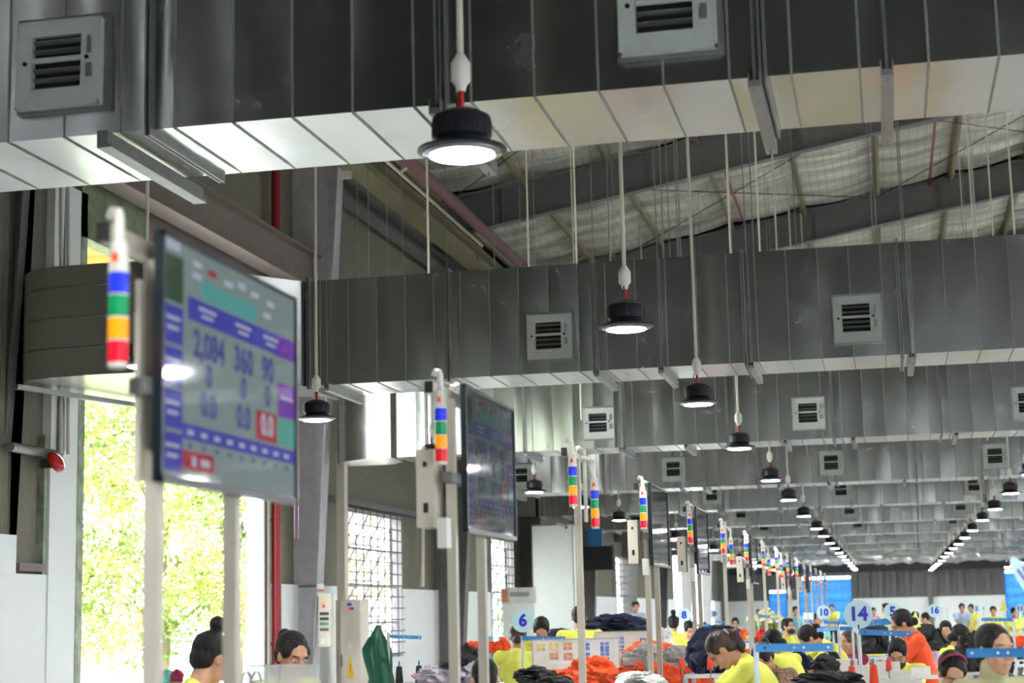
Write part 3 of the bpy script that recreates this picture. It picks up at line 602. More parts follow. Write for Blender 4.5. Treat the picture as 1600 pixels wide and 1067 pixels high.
for k, y in enumerate(STN):
    has = k in TVS; nm = ORD[k]
    t = thing('post_frame', 'cream post frame with beam and %s, %s from the camera' % ('screen mounts' if has else 'no screen', nm), 'post', (-1.782, y, 0), 0, 'cream post frames down the aisle')
    MB().box(-.016, .016, 0, 1.0 if has else .5, 2.555, 2.6).obj('top_beam', 'post', t)
    MB().box(-.017, .017, -.006, .0, 2.554, 2.601).obj('end_cap', 'black', t)
    MB().box(.008, .046, .22, .26, 0, 2.555).obj('upright', 'post', t)
    if has: MB().box(.008, .046, .74, .78, 0, 2.555).obj('upright', 'post', t); MB().box(.02, .065, .1, .9, 2.2, 2.24).obj('mount_rail', 'steel', t)
    MB().tube([(-.01, .42, 2.6), (-.01, .42, 2.63), (.0, .47, 2.645), (.03, .5, 2.63), (.03, .5, 2.2)], .012, 8).obj('conduit', 'plast', t, smooth=40)
    if has and k == 0: MB().box(-.01, .008, .2, .3, 2.0, 2.5).obj('control_box', 'cream', t)
    if has and k:
        b = MB().box(-.1, -.025, .15, .3, 2.02, 2.34).obj('control_box', 'cream', t); MB().box(-.104, -.1, .2, .25, 2.06, 2.09).obj('switch', 'black', b); MB().box(-.07, -.05, .146, .15, 2.08, 2.12).obj('socket', 'black', b); MB().box(-.07, -.055, .146, .15, 2.27, 2.29).obj('switch', 'black', b)
        MB().box(.02, .06, .02, .09, 1.93, 2.05).obj('power_box', 'plast', t)
    tower('signal tower of blue green amber red hanging at the %s post' % nm if nm != 'nearest' else 'large blurred blue green amber red signal tower left of the lit screen', (-1.757 if k < 1 else -1.742, y+.03, 2.275-(.0 if k else .01)), lit=(k == 1))
    if not has and k < 9: tower('signal tower on the right side of the %s post' % nm, (-1.70, y+.52, 2.17), elbow=False); MB().tube([(.02, .4, 2.58), (.06, .52, 2.575), (.065, .52, 2.54)], .012, 8).obj('side_conduit', 'plast', t, smooth=40)
for k, (a, b, c, d) in TVS.items():
    lab = {0: 'large lit production screen showing 2,084 360 and 90, foreground left', 1: 'second hanging screen, dark and glossy with faint figures', 3: 'narrow dark screen behind the third pair of signal towers'}.get(k, 'dark glossy screen seen edge-on at the %s post' % ORD[k])
    tv('wall_screen', lab, a, b, c, d, .2 if k == 0 else .045, k in (0, 1))
# ================================================================ SIGNS WITH BLUE ARMS
def arm(label, px0, py0, px1, py1, Y, pole=True, z_pole=0., head=0):
    a = at(px0, py0, Y); L = .38; s = 1 if px1 > px0 else -1
    t = thing('thread_guide_stand', label, 'stand', (a.x, Y, 0), 0, 'blue armed stands')
    dz = (at(px1, py1, Y).z-a.z); dx = (at(px1, py1, Y).x-a.x)
    dyy = math.sqrt(max(0, L*L-dx*dx)) if abs(dx) < L else 0
    MB().tube([(0, 0, z_pole), (0, 0, a.z+.02)], .013, 10).obj('pole', 'pole', t, smooth=40)
    b = MB().bar((0, -.014, a.z), (dx, dyy-.014, a.z+dz), .012, .038).obj('blue_arm', 'bar', t)
    for u in (.12, .5, .62, .94): MB().lathe([(.006, 0), (.006, .003)], 8, (dx*u, dyy*u-.021, a.z+dz*u), Matrix.Rotation(R(90), 3, 'X')).obj('rivet', 'eyew' if u != .12 else 'black', b)
    MB().tube([(0, 0, a.z+.02), (0, 0, a.z+.05)], .006, 6).obj('clip', 'black', t)
    return t
def sign(num, px, py, Y, wpx, label, yaw=0, tilt=0, r=.1, pole=False):
    p_ = at(px, py, Y); t = thing('number_sign', label, 'sign', tuple(p_), 0, 'round number signs'); t.rotation_euler = (R(tilt), 0, R(yaw))
    MB().lathe([(r, -.002), (r, .002)], 40, (0, 0, 0), Matrix.Rotation(R(90), 3, 'X')).obj('disc', 'disc', t)
    link('numeral', text_mesh('numeral', num, r*(1.45 if len(num) == 1 else 1.3), 'num'), t, (0, -.004, 0), (R(90), 0, 0))
    MB().tube([(0, .006, -r*.75), (0, .006, -r-.06)], .006, 6).obj('stem', 'black', t)
    if pole: tag(MB().tube([(p_.x, Y+.006, 0), (p_.x, Y+.006, p_.z-r-.05)], .013, 8).obj('sign_pole', 'pole', smooth=40), 'white pole carrying the %s' % label[:60], 'pole')
sign('6', 817, 970, 15, 36, 'round pale sign reading 6 over the brown-haired woman seen from behind'); arm('white stand with blue arm in front of the brown-haired woman', 816, 997, 884, 998, 15)
sign('14', 1341, 960, 12.5, 43, 'largest round number sign, reading 14, left of the orange polo'); arm('white stand with blue arm under the largest number sign', 1342, 987, 1423, 991, 12.5)
sign('5', 1395, 956, 20, 27, 'round sign reading 5 touching the head of the orange polo worker'); arm('white stand whose blue arm points left behind the largest sign', 1399, 972, 1345, 977, 20)
sign('8', 1069, 961, 25.7, 21, 'round sign reading 8 right of the woman with top bun'); arm('white stand with blue arm beside woman with top bun', 1070, 976, 1112, 977, 25.7)
sign('10', 1287, 957, 24.5, 22, 'round sign reading 10 in front of the teal shirt'); arm('white stand with blue arm in front of the teal shirt', 1287, 972, 1330, 974, 24.5)
sign('16', 1460, 954, 27, 20, 'round sign reading 16 against the far white wall', pole=True); sign('3', 1052, 1005, 28, 14, 'small oblique sign with number 3 by yellow shirt', yaw=40, pole=True)
sign('20', 1116, 959, 40, 9, 'small distant sign with number 20', yaw=45, pole=True); sign('11', 1594, 951, 38, 15, 'round sign reading 11 at the right edge over beige woman', pole=True)
sign('5', 1526, 951, 48, 10, 'tiny distant sign with number 5 above woman in beige', yaw=30, pole=True); sign('4', 1536, 951, 55, 9, 'tiny distant oblique sign with number 4', yaw=60, pole=True)
sign('16', 1597, 897, 7.4, 70, 'large tilted pale sign cut by the right edge', yaw=-48, tilt=0)
o = [o for o in bpy.data.objects if o.get('label', '') == 'large tilted pale sign cut by the right edge'][0]; 
L_ = Vector((.52, 0, -.85)); P_ = Vector((.85, 0, .52)); N_ = (P_*.93-Vector((0, 1, 0))*.36).normalized(); T_ = N_.cross(L_).normalized()
o.matrix_world = Matrix.Translation(at(1606, 908, 6.6)) @ Matrix((T_, -N_, -L_)).transposed().to_4x4()
arm('blurred blue arm on white pole in the foreground right of centre', 1181, 1012, 1300, 1012, 8.3); arm('blurred foreground blue arm crossing the woman in beige', 1640, 1019, 1514, 1022, 7.6)
arm('blue armed stand right of the green plastic bag', 606, 994, 659, 996, 19); arm('slim stand with left-pointing blue arm left of the 14 sign', 1332, 982, 1273, 982, 17.5)
arm('pale pole with left-pointing blue arm at the orange shirt', 1389, 968, 1340, 974, 21); arm('slim stand with blue arm just left of the 14 sign pole', 1310, 981, 1275, 985, 17); arm('distant blue armed stand above the woman in beige', 1583, 968, 1535, 968, 21)
arm('far blue armed stand between 8 and 20 signs', 1117, 971, 1131, 972, 45); arm('slim white stand right of the flowers', 1184, 962, 1200, 964, 24)
# ================================================================ PEOPLE
def remesh(mb, name, m, voxel, smooth=2, disp=0, seed=0):
    me = mb.mesh(name, None); o = bpy.data.objects.new(name, me); C.objects.link(o)
    md = o.modifiers.new('r', 'REMESH'); md.mode = 'VOXEL'; md.voxel_size = voxel; md.use_smooth_shade = True
    s = o.modifiers.new('s', 'SMOOTH'); s.iterations = smooth; s.factor = .5
    bpy.context.view_layer.update()
    r_ = bpy.data.meshes.new_from_object(o.evaluated_get(bpy.context.evaluated_depsgraph_get()))
    bpy.data.objects.remove(o); bpy.data.meshes.remove(me); r_.name = name; r_.materials.clear(); r_.materials.append(G[m])
    if disp:
        nr = [Vector(v.normal) for v in r_.vertices]
        for v, n_ in zip(r_.vertices, nr):
            c = v.co*7+Vector((seed, 0, 0)); a = 1-abs(noise.noise(Vector((c.x, c.y, c.z*.5))))*2.5; v.co += n_*disp*a
    return r_
def ik(a, b, l1, l2, pole):
    d = b-a; L = min(d.length, (l1+l2)*.999); dn = d.normalized(); b = a+dn*L
    x = (l1*l1-l2*l2+L*L)/(2*L); h = math.sqrt(max(0, l1*l1-x*x)); pp = (pole-dn*pole.dot(dn)).normalized(); return a+dn*x+pp*h, b
def person(label, px, py, Y, face, lean=0, hp=0, hy=0, shirt='yellow', hair='hair', style='short', arms='work', fem=True, detail=2, mask=False, glasses=False, band=None, k=1.0, group=None, sleeve='short', turtle=False, logo=False, smile=False, roll=0):
    H = at(px, py, Y); vx = {2: .0075, 1: .012, 0: .018}[detail]
    t = thing('person', label, 'person', (H.x, H.y, 0), R(face), group)     # local: +Y is forward (face=180 looks at the camera)
    hz = H.z
    Rh = Matrix.Rotation(R(hy), 3, 'Z') @ Matrix.Rotation(R(-hp), 3, 'X') @ Matrix.Rotation(R(roll), 3, 'Y')
    hc = Vector((0, 0, hz)); hl = lambda *p_: hc+Rh @ (Vector(p_)*k)
    Rt = Matrix.Rotation(R(-lean), 3, 'X')
    nb = hl(0, -.03, -.10)+Rt @ Vector((0, -.012, -.05))*k
    tl = lambda *p_: nb+Rt @ (Vector(p_)*k)
    pel = tl(0, 0, -.50); sw = .165 if fem else .19
    b = MB(); Rk = Rh
    b.ell(hl(0, -.012, .03), (.073*k, .093*k, .088*k), Rk, 20, 14); b.ell(hl(0, .02, -.045), (.056*k, .066*k, .072*k), Rk, 18, 12); b.ell(hl(0, .055, -.098), (.026*k, .024*k, .02*k), Rk)
    b.cap(hl(0, .085, .012), hl(0, .103, -.026), .008*k, .014*k, 10); b.ell(hl(0, .097, -.03), (.019*k, .014*k, .011*k), Rk); b.ell(hl(0, .074, .032), (.05*k, .016*k, .012*k), Rk)
    for s in (-1, 1):
        b.ell(hl(s*.034, .058, -.03), (.026*k, .026*k, .026*k), Rk); b.ell(hl(s*.075, -.005, -.005), (.011*k, .019*k, .031*k), Rk)
    b.ell(hl(0, .084, -.067), (.024*k, .014*k, .013*k), Rk)
    b.cap(hl(0, -.025, -.06), nb, .05*k, .056*k, 14)
    sh = [tl(s*sw, 0, -.045) for s in (-1, 1)]; b.cap(sh[0], sh[1], .05*k, .05*k); b.ell(tl(0, 0, -.2), (.13*k, .085*k, .17*k), Rt); b.ell(pel, (.14*k, .1*k, .12*k))
    up = Vector((0, 0, 1)); hands = []
    for i, s in enumerate((-1, 1)):
        if arms == 'work': tgt = Vector((s*.1, nb.y+.40*k+(.1 if i else 0), max(nb.z-.42*k, .86)))
        elif arms == 'reach': tgt = Vector((s*.16, nb.y+.45*k, nb.z-.30*k))
        else: tgt = Vector((s*(sw+.05), nb.y+.1, nb.z-.55*k))
        el, hd = ik(sh[i], tgt, .27*k, .24*k, Vector((s*.8, -.5, -.7)))
        b.cap(sh[i], el, .047*k, .038*k); b.cap(el, hd, .037*k, .024*k); d = (hd-el).normalized(); b.cap(hd, hd+d*.06*k, .026*k, .03*k); hands.append((sh[i], el, hd, d, s))
    sit = pel.z < .72
    legs = []
    for s in (-1, 1):
        hip = pel+Vector((s*.085*k, 0, 0)); 
        if sit: kn = hip+Vector((s*.03, .40, -.02)); an = Vector((kn.x, kn.y+.02, .08))
        else: kn, an = ik(hip, Vector((hip.x+s*.03, hip.y-.02-.2*0, .09)), max(.43*k, (pel.z-.09)*.505), max(.43*k, (pel.z-.09)*.505), Vector((0, 1, 0)))
        b.cap(hip, kn, .078*k, .05*k); b.cap(kn, an, .048*k, .035*k); b.cap(an+Vector((0, -.03, -.05)), an+Vector((0, .13, -.06)), .032, .026); legs.append((hip, kn, an))
    me = remesh(b, 'body', 'skin', vx, 2)
    f = MB()
    for (s0, el, hd, d, s) in hands:
        side = d.cross(up).normalized(); nrm = side.cross(d); pb = hd+d*.075*k
        for j, L in enumerate((.062, .072, .068, .052)):
            a = pb+side*(j-1.5)*.017*k; m1 = a+d*L*.55*k-nrm*.006; m2 = a+d*L*k-nrm*.024; f.cap(a-d*.02*k, m1, .0085*k, .008*k, 7); f.cap(m1, m2, .008*k, .0068*k, 7)
        a = hd+d*.02*k-side*s*.024*k; m1 = a-side*s*.022*k+d*.022*k-nrm*.01; f.cap(a, m1, .0105*k, .0095*k, 7); f.cap(m1, m1+d*.03*k-nrm*.012, .009*k, .0075*k, 7)
    n0 = len(me.vertices); bm_v = [tuple(v.co) for v in me.vertices]+f.v; bm_f = [tuple(p_.vertices) for p_ in me.polygons]+[tuple(i+n0 for i in q_) for q_ in f.f]
    body = MB(); body.v = bm_v; body.f = bm_f; bpy.data.meshes.remove(me); body.obj('body', 'skin', t, smooth=75)
    # clothes
    c = MB(); c.cap(sh[0], sh[1], .066*k, .066*k); c.ell(tl(0, .005, -.17), ((.165 if fem else .185)*k, .115*k, .19*k), Rt, 20, 14); c.ell(tl(0, 0, -.38), (.15*k, .115*k, .2*k), Rt, 20, 14); c.ell(tl(0, -.01, -.5), (.17*k, .125*k, .13*k), Rt, 20, 14); c.cap(tl(0, -.005, -.06), tl(0, -.01, -.015), .1*k, .064*k)
    if turtle: c.cap(tl(0, 0, -.02), tl(0, .02, .065), .066*k, .064*k, 16)
    for (s0, el, hd, d, s) in hands:
        e2 = s0+(el-s0)*(.72 if sleeve == 'short' else 1); c.cap(s0, e2, .066*k, .058*k)
        if sleeve == 'long': c.cap(el, hd, .055*k, .036*k)
    link('shirt', remesh(c, 'shirt', shirt, max(vx, .01), 3, .006, px), t)
    if not turtle: MB().lathe([(.066*k, -.012), (.07*k, 0), (.063*k, .012), (.058*k, .008), (.06*k, -.01)], 20, tl(0, .0, -.002), Rt).obj('collar', shirt, t, smooth=40)
    c = MB(); c.ell(pel+Vector((0, 0, -.03)), (.165*k, .125*k, .12*k))
    for hip, kn, an in legs: c.cap(hip, kn, .092*k, .066*k); c.cap(kn, an, .062*k, .05*k)
    link('trousers', remesh(c, 'trousers', 'trouser', .016, 2), t)
    for hip, kn, an in legs: MB().cap(an+Vector((0, -.04, -.045)), an+Vector((0, .14, -.055)), .038, .03).obj('shoe', 'shoe', t, smooth=60)
    if sit:
        s_ = thing('stool', 'plain black stool under %s' % label[:46].rsplit(' ', 1)[0], 'stool', (H.x, H.y, 0), R(face)); zz = pel.z-.12
        MB().box(-.16, .16, pel.y-.15, pel.y+.15, zz-.03, zz).obj('seat', 'black', s_)
        for sx in (-.13, .13):
            for sy in (-.12, .12): MB().box(sx-.012, sx+.012, pel.y+sy-.012, pel.y+sy+.012, 0, zz-.03).obj('leg', 'steel', s_)
    # hair
    h = MB(); h.ell(hl(0, -.027, .045), (.083*k, .098*k, .085*k), Rk, 20, 14); h.ell(hl(0, -.055, -.005), (.072*k, .06*k, .07*k), Rk, 16, 12)
    if style in ('short',): h.ell(hl(0, .02, .098), (.06*k, .05*k, .03*k), Rk)
    for s in (-1, 1): h.ell(hl(s*.06, .0, .035), (.022*k, .055*k, .045*k), Rk)
    if style == 'highbun': h.ell(hl(0, -.03, .165), (.042*k, .042*k, .038*k), Rk); h.cap(hl(0, -.03, .12), hl(0, -.03, .16), .03*k, .025*k)
    if style == 'bun': h.ell(hl(0, -.12, .075), (.036*k, .036*k, .036*k), Rk); h.cap(hl(0, -.08, .06), hl(0, -.12, .075), .03*k, .02*k)
    if style == 'lowbun': h.ell(hl(0, -.105, -.045), (.045*k, .036*k, .038*k), Rk)
    if style == 'pony':
        a = hl(0, -.12, .05); h.cap(hl(0, -.08, .05), a, .035*k, .024*k); pts = [a, a+Vector((0, -.055, -.01))*k, a+Vector((0, -.095, -.09))*k, a+Vector((.02, -.10, -.20))*k]
        for p0, p1, ra, rb in zip(pts, pts[1:], (.026, .034, .032), (.034, .032, .012)): h.cap(p0, p1, ra*k, rb*k)
    if style == 'long':
        h.cap(hl(0, -.06, 0), tl(0, -.08, -.18), .07*k, .05*k); h.cap(hl(.06, -.03, .0), tl(.07, -.02, -.12), .03*k, .03*k); h.cap(hl(-.06, -.03, .0), tl(-.07, -.02, -.12), .03*k, .03*k)
    link('hair', remesh(h, 'hair', hair, max(.006, vx*.9), 2, .003, py), t)
    if style in ('pony', 'highbun', 'bun'):
        c0 = {'pony': hl(0, -.12, .05), 'highbun': hl(0, -.03, .135), 'bun': hl(0, -.1, .068)}[style]
        MB().lathe([(.026*k, -.012), (.034*k, 0), (.026*k, .012)], 12, c0, Rk if style == 'highbun' else Rk @ Matrix.Rotation(R(90), 3, 'X')).obj('hair_tie', 'grey' if style == 'pony' else 'blackc', t, smooth=60)
    if band: 
        pts = [hl(.084*math.sin(a), -.01, .045+.09*math.cos(a)) for a in [R(-80+16*i) for i in range(11)]]; MB().tube(pts, .009*k, 6).obj('hairband', band, t, smooth=60)
    if detail >= 1:
        for s in (-1, 1):
            if hp < 30: MB().ell(hl(s*.031, .0765, .004), (.0135*k, .007*k, .0065*k), Rk, 10, 7).obj('eye', 'eyew', t, smooth=60); MB().ell(hl(s*.031, .0815, .003), (.006*k, .004*k, .006*k), Rk, 8, 6).obj('iris', 'iris', t, smooth=60)
            else: MB().tube([hl(s*.018, .081, .001), hl(s*.031, .083, -.003), hl(s*.045, .076, .001)], .0022*k, 5).obj('closed_lid', 'iris', t)
            MB().tube([hl(s*.016, .088, .026), hl(s*.032, .088, .032), hl(s*.05, .074, .027)], .0028*k, 5).obj('eyebrow', 'iris', t)
        if not mask:
            MB().tube([hl(-.022, .087, -.063 if smile else -.067), hl(0, .097, -.068), hl(.022, .087, -.063 if smile else -.067)], [.003*k, .0065*k, .003*k], 8).obj('lips', 'lips', t, smooth=60)
            if smile: MB().tube([hl(-.015, .0935, -.066), hl(0, .1015, -.069), hl(.015, .0935, -.066)], .0022*k, 6).obj('teeth', 'eyew', t, smooth=60)
    if mask:
        c = MB(); c.ell(hl(0, .05, -.06), (.064*k, .066*k, .05*k), Rk, 16, 12); c.obj('face_mask', 'blackc', t, smooth=60)
    if glasses:
        g = MB()
        for s in (-1, 1):
            g.tube([hl(s*.032+.024*math.cos(a), .098, .002+.018*math.sin(a)) for a in [R(30*i) for i in range(13)]], .0016, 5, False); g.tube([hl(s*.056, .096, .006), hl(s*.08, .0, .008)], .0016, 5)
        g.tube([hl(-.009, .1, .006), hl(.009, .1, .006)], .0018, 5); g.obj('glasses', 'pink', t, smooth=60)
    if logo: MB().box(-.025, .025, 0, .004, -.012, .012, Matrix.Translation(tl(.09, .118, -.14)) @ Rt.to_4x4()).obj('shirt_badge', 'navy', t)
    return t
person('woman in yellow shirt with high bun, seen from behind at lower left', 331, 1030, 7.9, -35, 12, 22, 0, style='highbun', k=1.0)
person('woman with black bun looking down behind clear plastic sheet', 457, 1026, 8.8, 230, 8, 20, 0, style='bun', roll=-4)
person('dark-haired head low between the cream posts', 757, 1062, 10.6, 20, 20, 20, 0, style='short', fem=False)
person('woman in yellow shirt with her back turned behind the 6 sign', 809, 995, 15.8, 10, 6, 12, 0, style='lowbun', hair='hairb')
person('woman looking down just right of the 6 sign', 846, 985, 17.0, 190, 15, 38, 0, shirt='yellow', style='short')
person('man in yellow shirt with his back turned, right of the 6 sign', 905, 965, 18.5, 15, 6, 5, 0, style='short', fem=False)
person('woman in yellow with top bun seen from behind by the 8 sign', 1053, 975, 25, 0, 6, 8, 0, style='highbun', detail=1)
person('dark-haired worker in yellow beside the stand of the 8 sign', 1078, 985, 24, 200, 10, 25, 0, detail=1)
person('woman in yellow polo bending over her work, brown hair tied back', 1127, 1017, 11.9, 98, 38, 50, 0, hair='hairb', style='pony', logo=True)
person('woman in brown patterned shirt looking down beside yellow-shirted worker', 1192, 1030, 14.5, 150, 22, 42, 0, shirt='pattern', style='bun', detail=2)
person('worker in yellow shirt seen from the side beneath the foreground blue arm', 1207, 1006, 16.5, 60, 25, 30, 0, style='lowbun', detail=2)
person('man in yellow shirt wearing a black face mask', 1232, 979, 26, 230, 0, 4, 0, style='short', fem=False, mask=True, detail=1, arms='down', logo=True)
person('person with short dark hair behind the big navy bag', 1149, 974, 38, 180, 0, 15, 0, detail=1, shirt='orange', fem=False)
person('woman in yellow leaning forward with dark tail of hair', 1263, 998, 17.5, 110, 42, 52, 0, style='pony', detail=2)
person('worker in yellow bent low behind the black bag', 1292, 1046, 15, 80, 45, 60, 0, style='pony', detail=1)
person('long-haired woman in maroon top left of the 14 sign pole', 1325, 1003, 20, 130, 0, 10, 0, shirt='maroon', hair='hairb', style='long', detail=1)
person('woman in teal shirt behind the 10 sign', 1278, 968, 33, 200, 0, 5, 0, shirt='teal', style='lowbun', detail=1)
person('standing worker in bright orange polo looking down', 1409, 975, 17.2, 100, 14, 35, 0, shirt='orange', style='lowbun', arms='work', detail=2, k=1.05)
person('seated worker in yellow with black mask sewing under the 5 sign', 1403, 1022, 15.5, 170, 25, 35, 0, style='short', mask=True, arms='reach', detail=2)
person('seated worker in yellow with dark hair facing right, behind red hairband woman', 1502, 996, 18.5, -70, 18, 25, 0, style='lowbun', detail=2)
person('woman with dark red hairband looking down at bottom right', 1488, 1052, 11.0, 195, 15, 35, 0, band='maroon', shirt='orange', style='lowbun')
person('smiling woman in beige turtleneck and glasses at right edge', 1556, 1016, 8.8, 212, 0, 2, 0, shirt='beige', style='lowbun', turtle=True, glasses=True, smile=True, sleeve='long', arms='down')
far = [(993, 948, 36, 200, 'apron', 'far worker in pale clothes with cap by the third barred window'), (1503, 950, 48, 180, 'apron', 'far seated worker left of the tiny signs'), (1517, 951, 50, 160, 'yellow', 'far worker in yellow above the woman in beige'),
       (1384, 951, 42, 100, 'yellow', 'far worker in yellow between 14 and 5 signs'), (1243, 955, 45, 200, 'sky', 'far worker in light blue behind masked man'), (1300, 950, 60, 180, 'yellow', 'far worker behind the 10 sign'),
       (1365, 956, 52, 200, 'pink', 'far worker just right of the 14 sign'), (1185, 958, 60, 180, 'navy', 'far worker behind the cream flowers'), (1445, 966, 40, 90, 'yellow', 'far worker in yellow right of the orange shirt'),
       (1478, 985, 24, 180, 'blackc', 'dark-clothed worker behind the pink sheet'), (1552, 955, 45, 180, 'yellow', 'far worker in yellow near right edge'), (1585, 958, 42, 200, 'yellow', 'far yellow worker at right edge beneath the 11 sign'),
       (1098, 984, 30, 30, 'teal', 'far worker in teal behind the navy bag'), (1350, 990, 24, 200, 'yellow', 'worker in yellow partly behind the 14 sign pole'), (1430, 965, 36, 180, 'blackc', 'far dark-clothed worker behind orange polo worker')]
for i, (px, py, Y, fc, col, lb) in enumerate(far): person(lb, px, py, Y, fc, 8, 15, 0, shirt=col, detail=0, style=('short', 'lowbun', 'bun')[i % 3], fem=i % 2 == 0)
# ================================================================ TABLES, MACHINES, THREAD
TT = MB().box(-.6, .6, -.28, .28, .72, .75).mesh('tabletop', 'table'); TL = MB().box(-.02, .02, -.02, .02, 0, .72).mesh('leg', 'steel')
def mk_table(x, y, label, rz=0, group='white sewing tables'):
    t = thing('sewing_table', label, 'table', (x, y, 0), rz, group); link('tabletop', TT, t)
    for sx in (-.55, .55):
        for sy in (-.23, .23): link('leg', TL, t, (sx, sy, 0))
    return t
q = MB().box(-.26, .24, -.09, .09, 0, .04); MBASE = q.mesh('machine_bed', 'machine')
q = MB().box(.12, .22, -.06, .06, .04, .3).box(-.22, .2, -.045, .045, .2, .31).box(-.25, -.15, -.055, .055, .13, .32); MARM = q.mesh('machine_arm', 'machine')
MWH = MB().lathe([(.05, 0), (.055, .01), (.05, .03)], 16, (.225, 0, .25), Matrix.Rotation(R(90), 3, 'Y')).mesh('hand_wheel', 'steel', 40); MND = MB().tube([(-.2, 0, .13), (-.2, 0, .045)], .006, 6).mesh('needle_bar', 'galv_dull')
MPN = MB().box(-.08, .1, -.056, -.046, .22, .29).mesh('control_panel', 'bar')
def mk_machine(x, y, z, label, rz=0):
    t = thing('sewing_machine', label, 'sewing machine', (x, y, z), rz, 'white sewing machines')
    for nme, me in (('machine_bed', MBASE), ('machine_arm', MARM), ('hand_wheel', MWH), ('needle_bar', MND), ('control_panel', MPN)): link(nme, me, t)
PP = [(o.location.x, o.location.y) for o in bpy.data.objects if o.name.startswith('person') and not o.parent]+[(at(960, 1000, 19).x, 19)]
QQ = [(at(a_, b_, c_).x, c_) for a_, b_, c_ in ((1378, 1066, 12.8), (1412, 1062, 13.6), (1345, 1062, 14.5), (1025, 1068, 16.6), (885, 1080, 11.6), (1120, 1052, 14.5), (715, 1070, 13.7), (1295, 1078, 10.9), (1372, 1026, 22), (1000, 1078, 12.6), (960, 1000, 19))]
cnt = 0
cols = [(-4.3, 'left'), (-2.9, 'inner left'), (-.7, 'centre'), (.75, 'inner right'), (2.4, 'right')]
for cx_, cn in cols:
    for j, y in enumerate([10.5+2.9*i for i in range(18)]):
        if cn == 'left' and y < 12: continue
        if any(abs(px_-cx_) < .85 and abs(py_-y) < .65 for px_, py_ in PP) or any(abs(px_-cx_) < 1.3 and abs(py_-y) < .6 for px_, py_ in QQ): continue
        mk_table(cx_, y, '%s white sewing table in the %s line' % (ORD[j] if j < 22 else '', cn)); mk_machine(cx_+random.uniform(-.15, .2), y, .75, '%s white sewing machine in the %s line' % (ORD[j], cn), random.choice((0, 0, math.pi)))
CONE = {c: MB().lathe([(.03, 0), (.034, .01), (.024, .13), (.02, .135)], 14).mesh('thread', c, 35) for c in ('cone_o', 'cone_r', 'cone_k')}
CORE = MB().lathe([(.036, -.006), (.036, 0), (.008, .0), (.008, .16), (.004, .18)], 12).mesh('core', 'bar', 35)
STK = MB().tube([(0, 0, -.6), (0, 0, 0)], .006, 6).mesh('spindle', 'galv_dull')
for px, py, Y, c, k_, lb in [(624, 1067, 14, 'cone_k', 1, 'left black thread cone with blue tip'), (655, 1066, 14, 'cone_k', 1, 'right black thread cone with blue tip'), (1332, 1048, 14, 'cone_r', .6, 'red thread cone left of the 14 sign pole'), (1362, 1052, 13.5, 'cone_r', .6, 'red thread cone right of the 14 sign pole'),
                          (1389, 1048, 13.5, 'cone_r', .65, 'red thread cone in clear cover on a blue tray'), (1332, 1067, 11.5, 'cone_o', .8, 'orange thread cone at the bottom below the 14 sign'), (1366, 1068, 11, 'cone_o', .85, 'tall orange thread tube at bottom right of 14 sign pole'),
                          (1066, 1046, 12.5, 'cone_o', .6, 'orange thread cone in front of navy bag'), (1110, 1046, 12.8, 'cone_o', .7, 'orange thread cone below the bending woman face'), (1185, 1003, 17, 'cone_o', .8, 'orange thread cone at left end of foreground blue arm')]:
    p_ = at(px, py, Y); t = thing('thread_cone', lb, 'thread cone', tuple(p_), 0, 'thread cones'); t.scale = (k_,)*3; link('thread', CONE[c], t); link('core', CORE, t); link('spindle', STK, t)
# nearer machines the photo shows around the 14 sign
for px, py, Y, lb, rz in [(1378, 1066, 12.8, 'white sewing machine nearest the 14 sign pole', .2), (1412, 1062, 13.6, 'white sewing machine in front of the masked worker', 0), (1345, 1062, 14.5, 'white sewing machine behind the red cones', .1)]:
    p_ = at(px, py, Y); mk_table(p_.x, Y, 'raised white work table under the %s' % lb); bpy.data.objects[-1]; mk_machine(p_.x, Y, .75, lb, rz)
    tag(MB().box(p_.x-.28, p_.x+.28, Y-.1, Y+.1, 1.12, 1.15).box(p_.x-.22, p_.x-.02, Y-.08, Y+.08, 1.15, 1.25).box(p_.x+.06, p_.x+.2, Y-.06, Y+.08, 1.15, 1.21).box(p_.x-.28, p_.x-.26, Y-.02, Y+.02, .75, 1.12).box(p_.x+.26, p_.x+.28, Y-.02, Y+.02, .75, 1.12).obj('thread_tray', 'machine'), 'raised tray over the %s' % lb, 'tray')
# ================================================================ CLOTH HEAPS
def cloth(label, px, py, Y, size, m, seed, rz=0, cat='garment', name='garment', group=None, sharp=1.0, res=(64, 36), rest=None):
    p_ = at(px, py, Y); rnd = random.Random(seed); nu, nv = res; q = MB(); q.ell((0, 0, 0), (1, 1, 1), None, nu, nv); off = Vector((seed*3.1, seed*1.7, 0)); out = []
    for v in q.v:
        v = Vector(v); n1 = noise.noise(v*1.3+off); w1 = v.x*.7+v.y*.4+v.z*.8+n1*.6; w2 = v.x*.4-v.y*.7; r1 = 1-abs(noise.noise(Vector((w1*3.2, w2*1.2, 0))+off))*2.4; r2 = 1-abs(noise.noise(Vector((w1*5+r1*.5, w2*2.2, v.z))+off))*2.2; r3 = 1-abs(noise.noise(Vector((w2*8, w1*2.5, v.z*3))+off))*2
        s = .70+.20*n1+sharp*(.28*r1+.10*r2+.03*r3); v = v*s; out.append((v.x*size[0], v.y*size[1], max(v.z, -.75)*size[2]))
    q.v = out; o = q.obj(name, m, smooth=70); o.location = p_; o.rotation_euler = (0, 0, rz); tag(o, label, cat, group); return o
HP = 'crumpled garments in heaps'
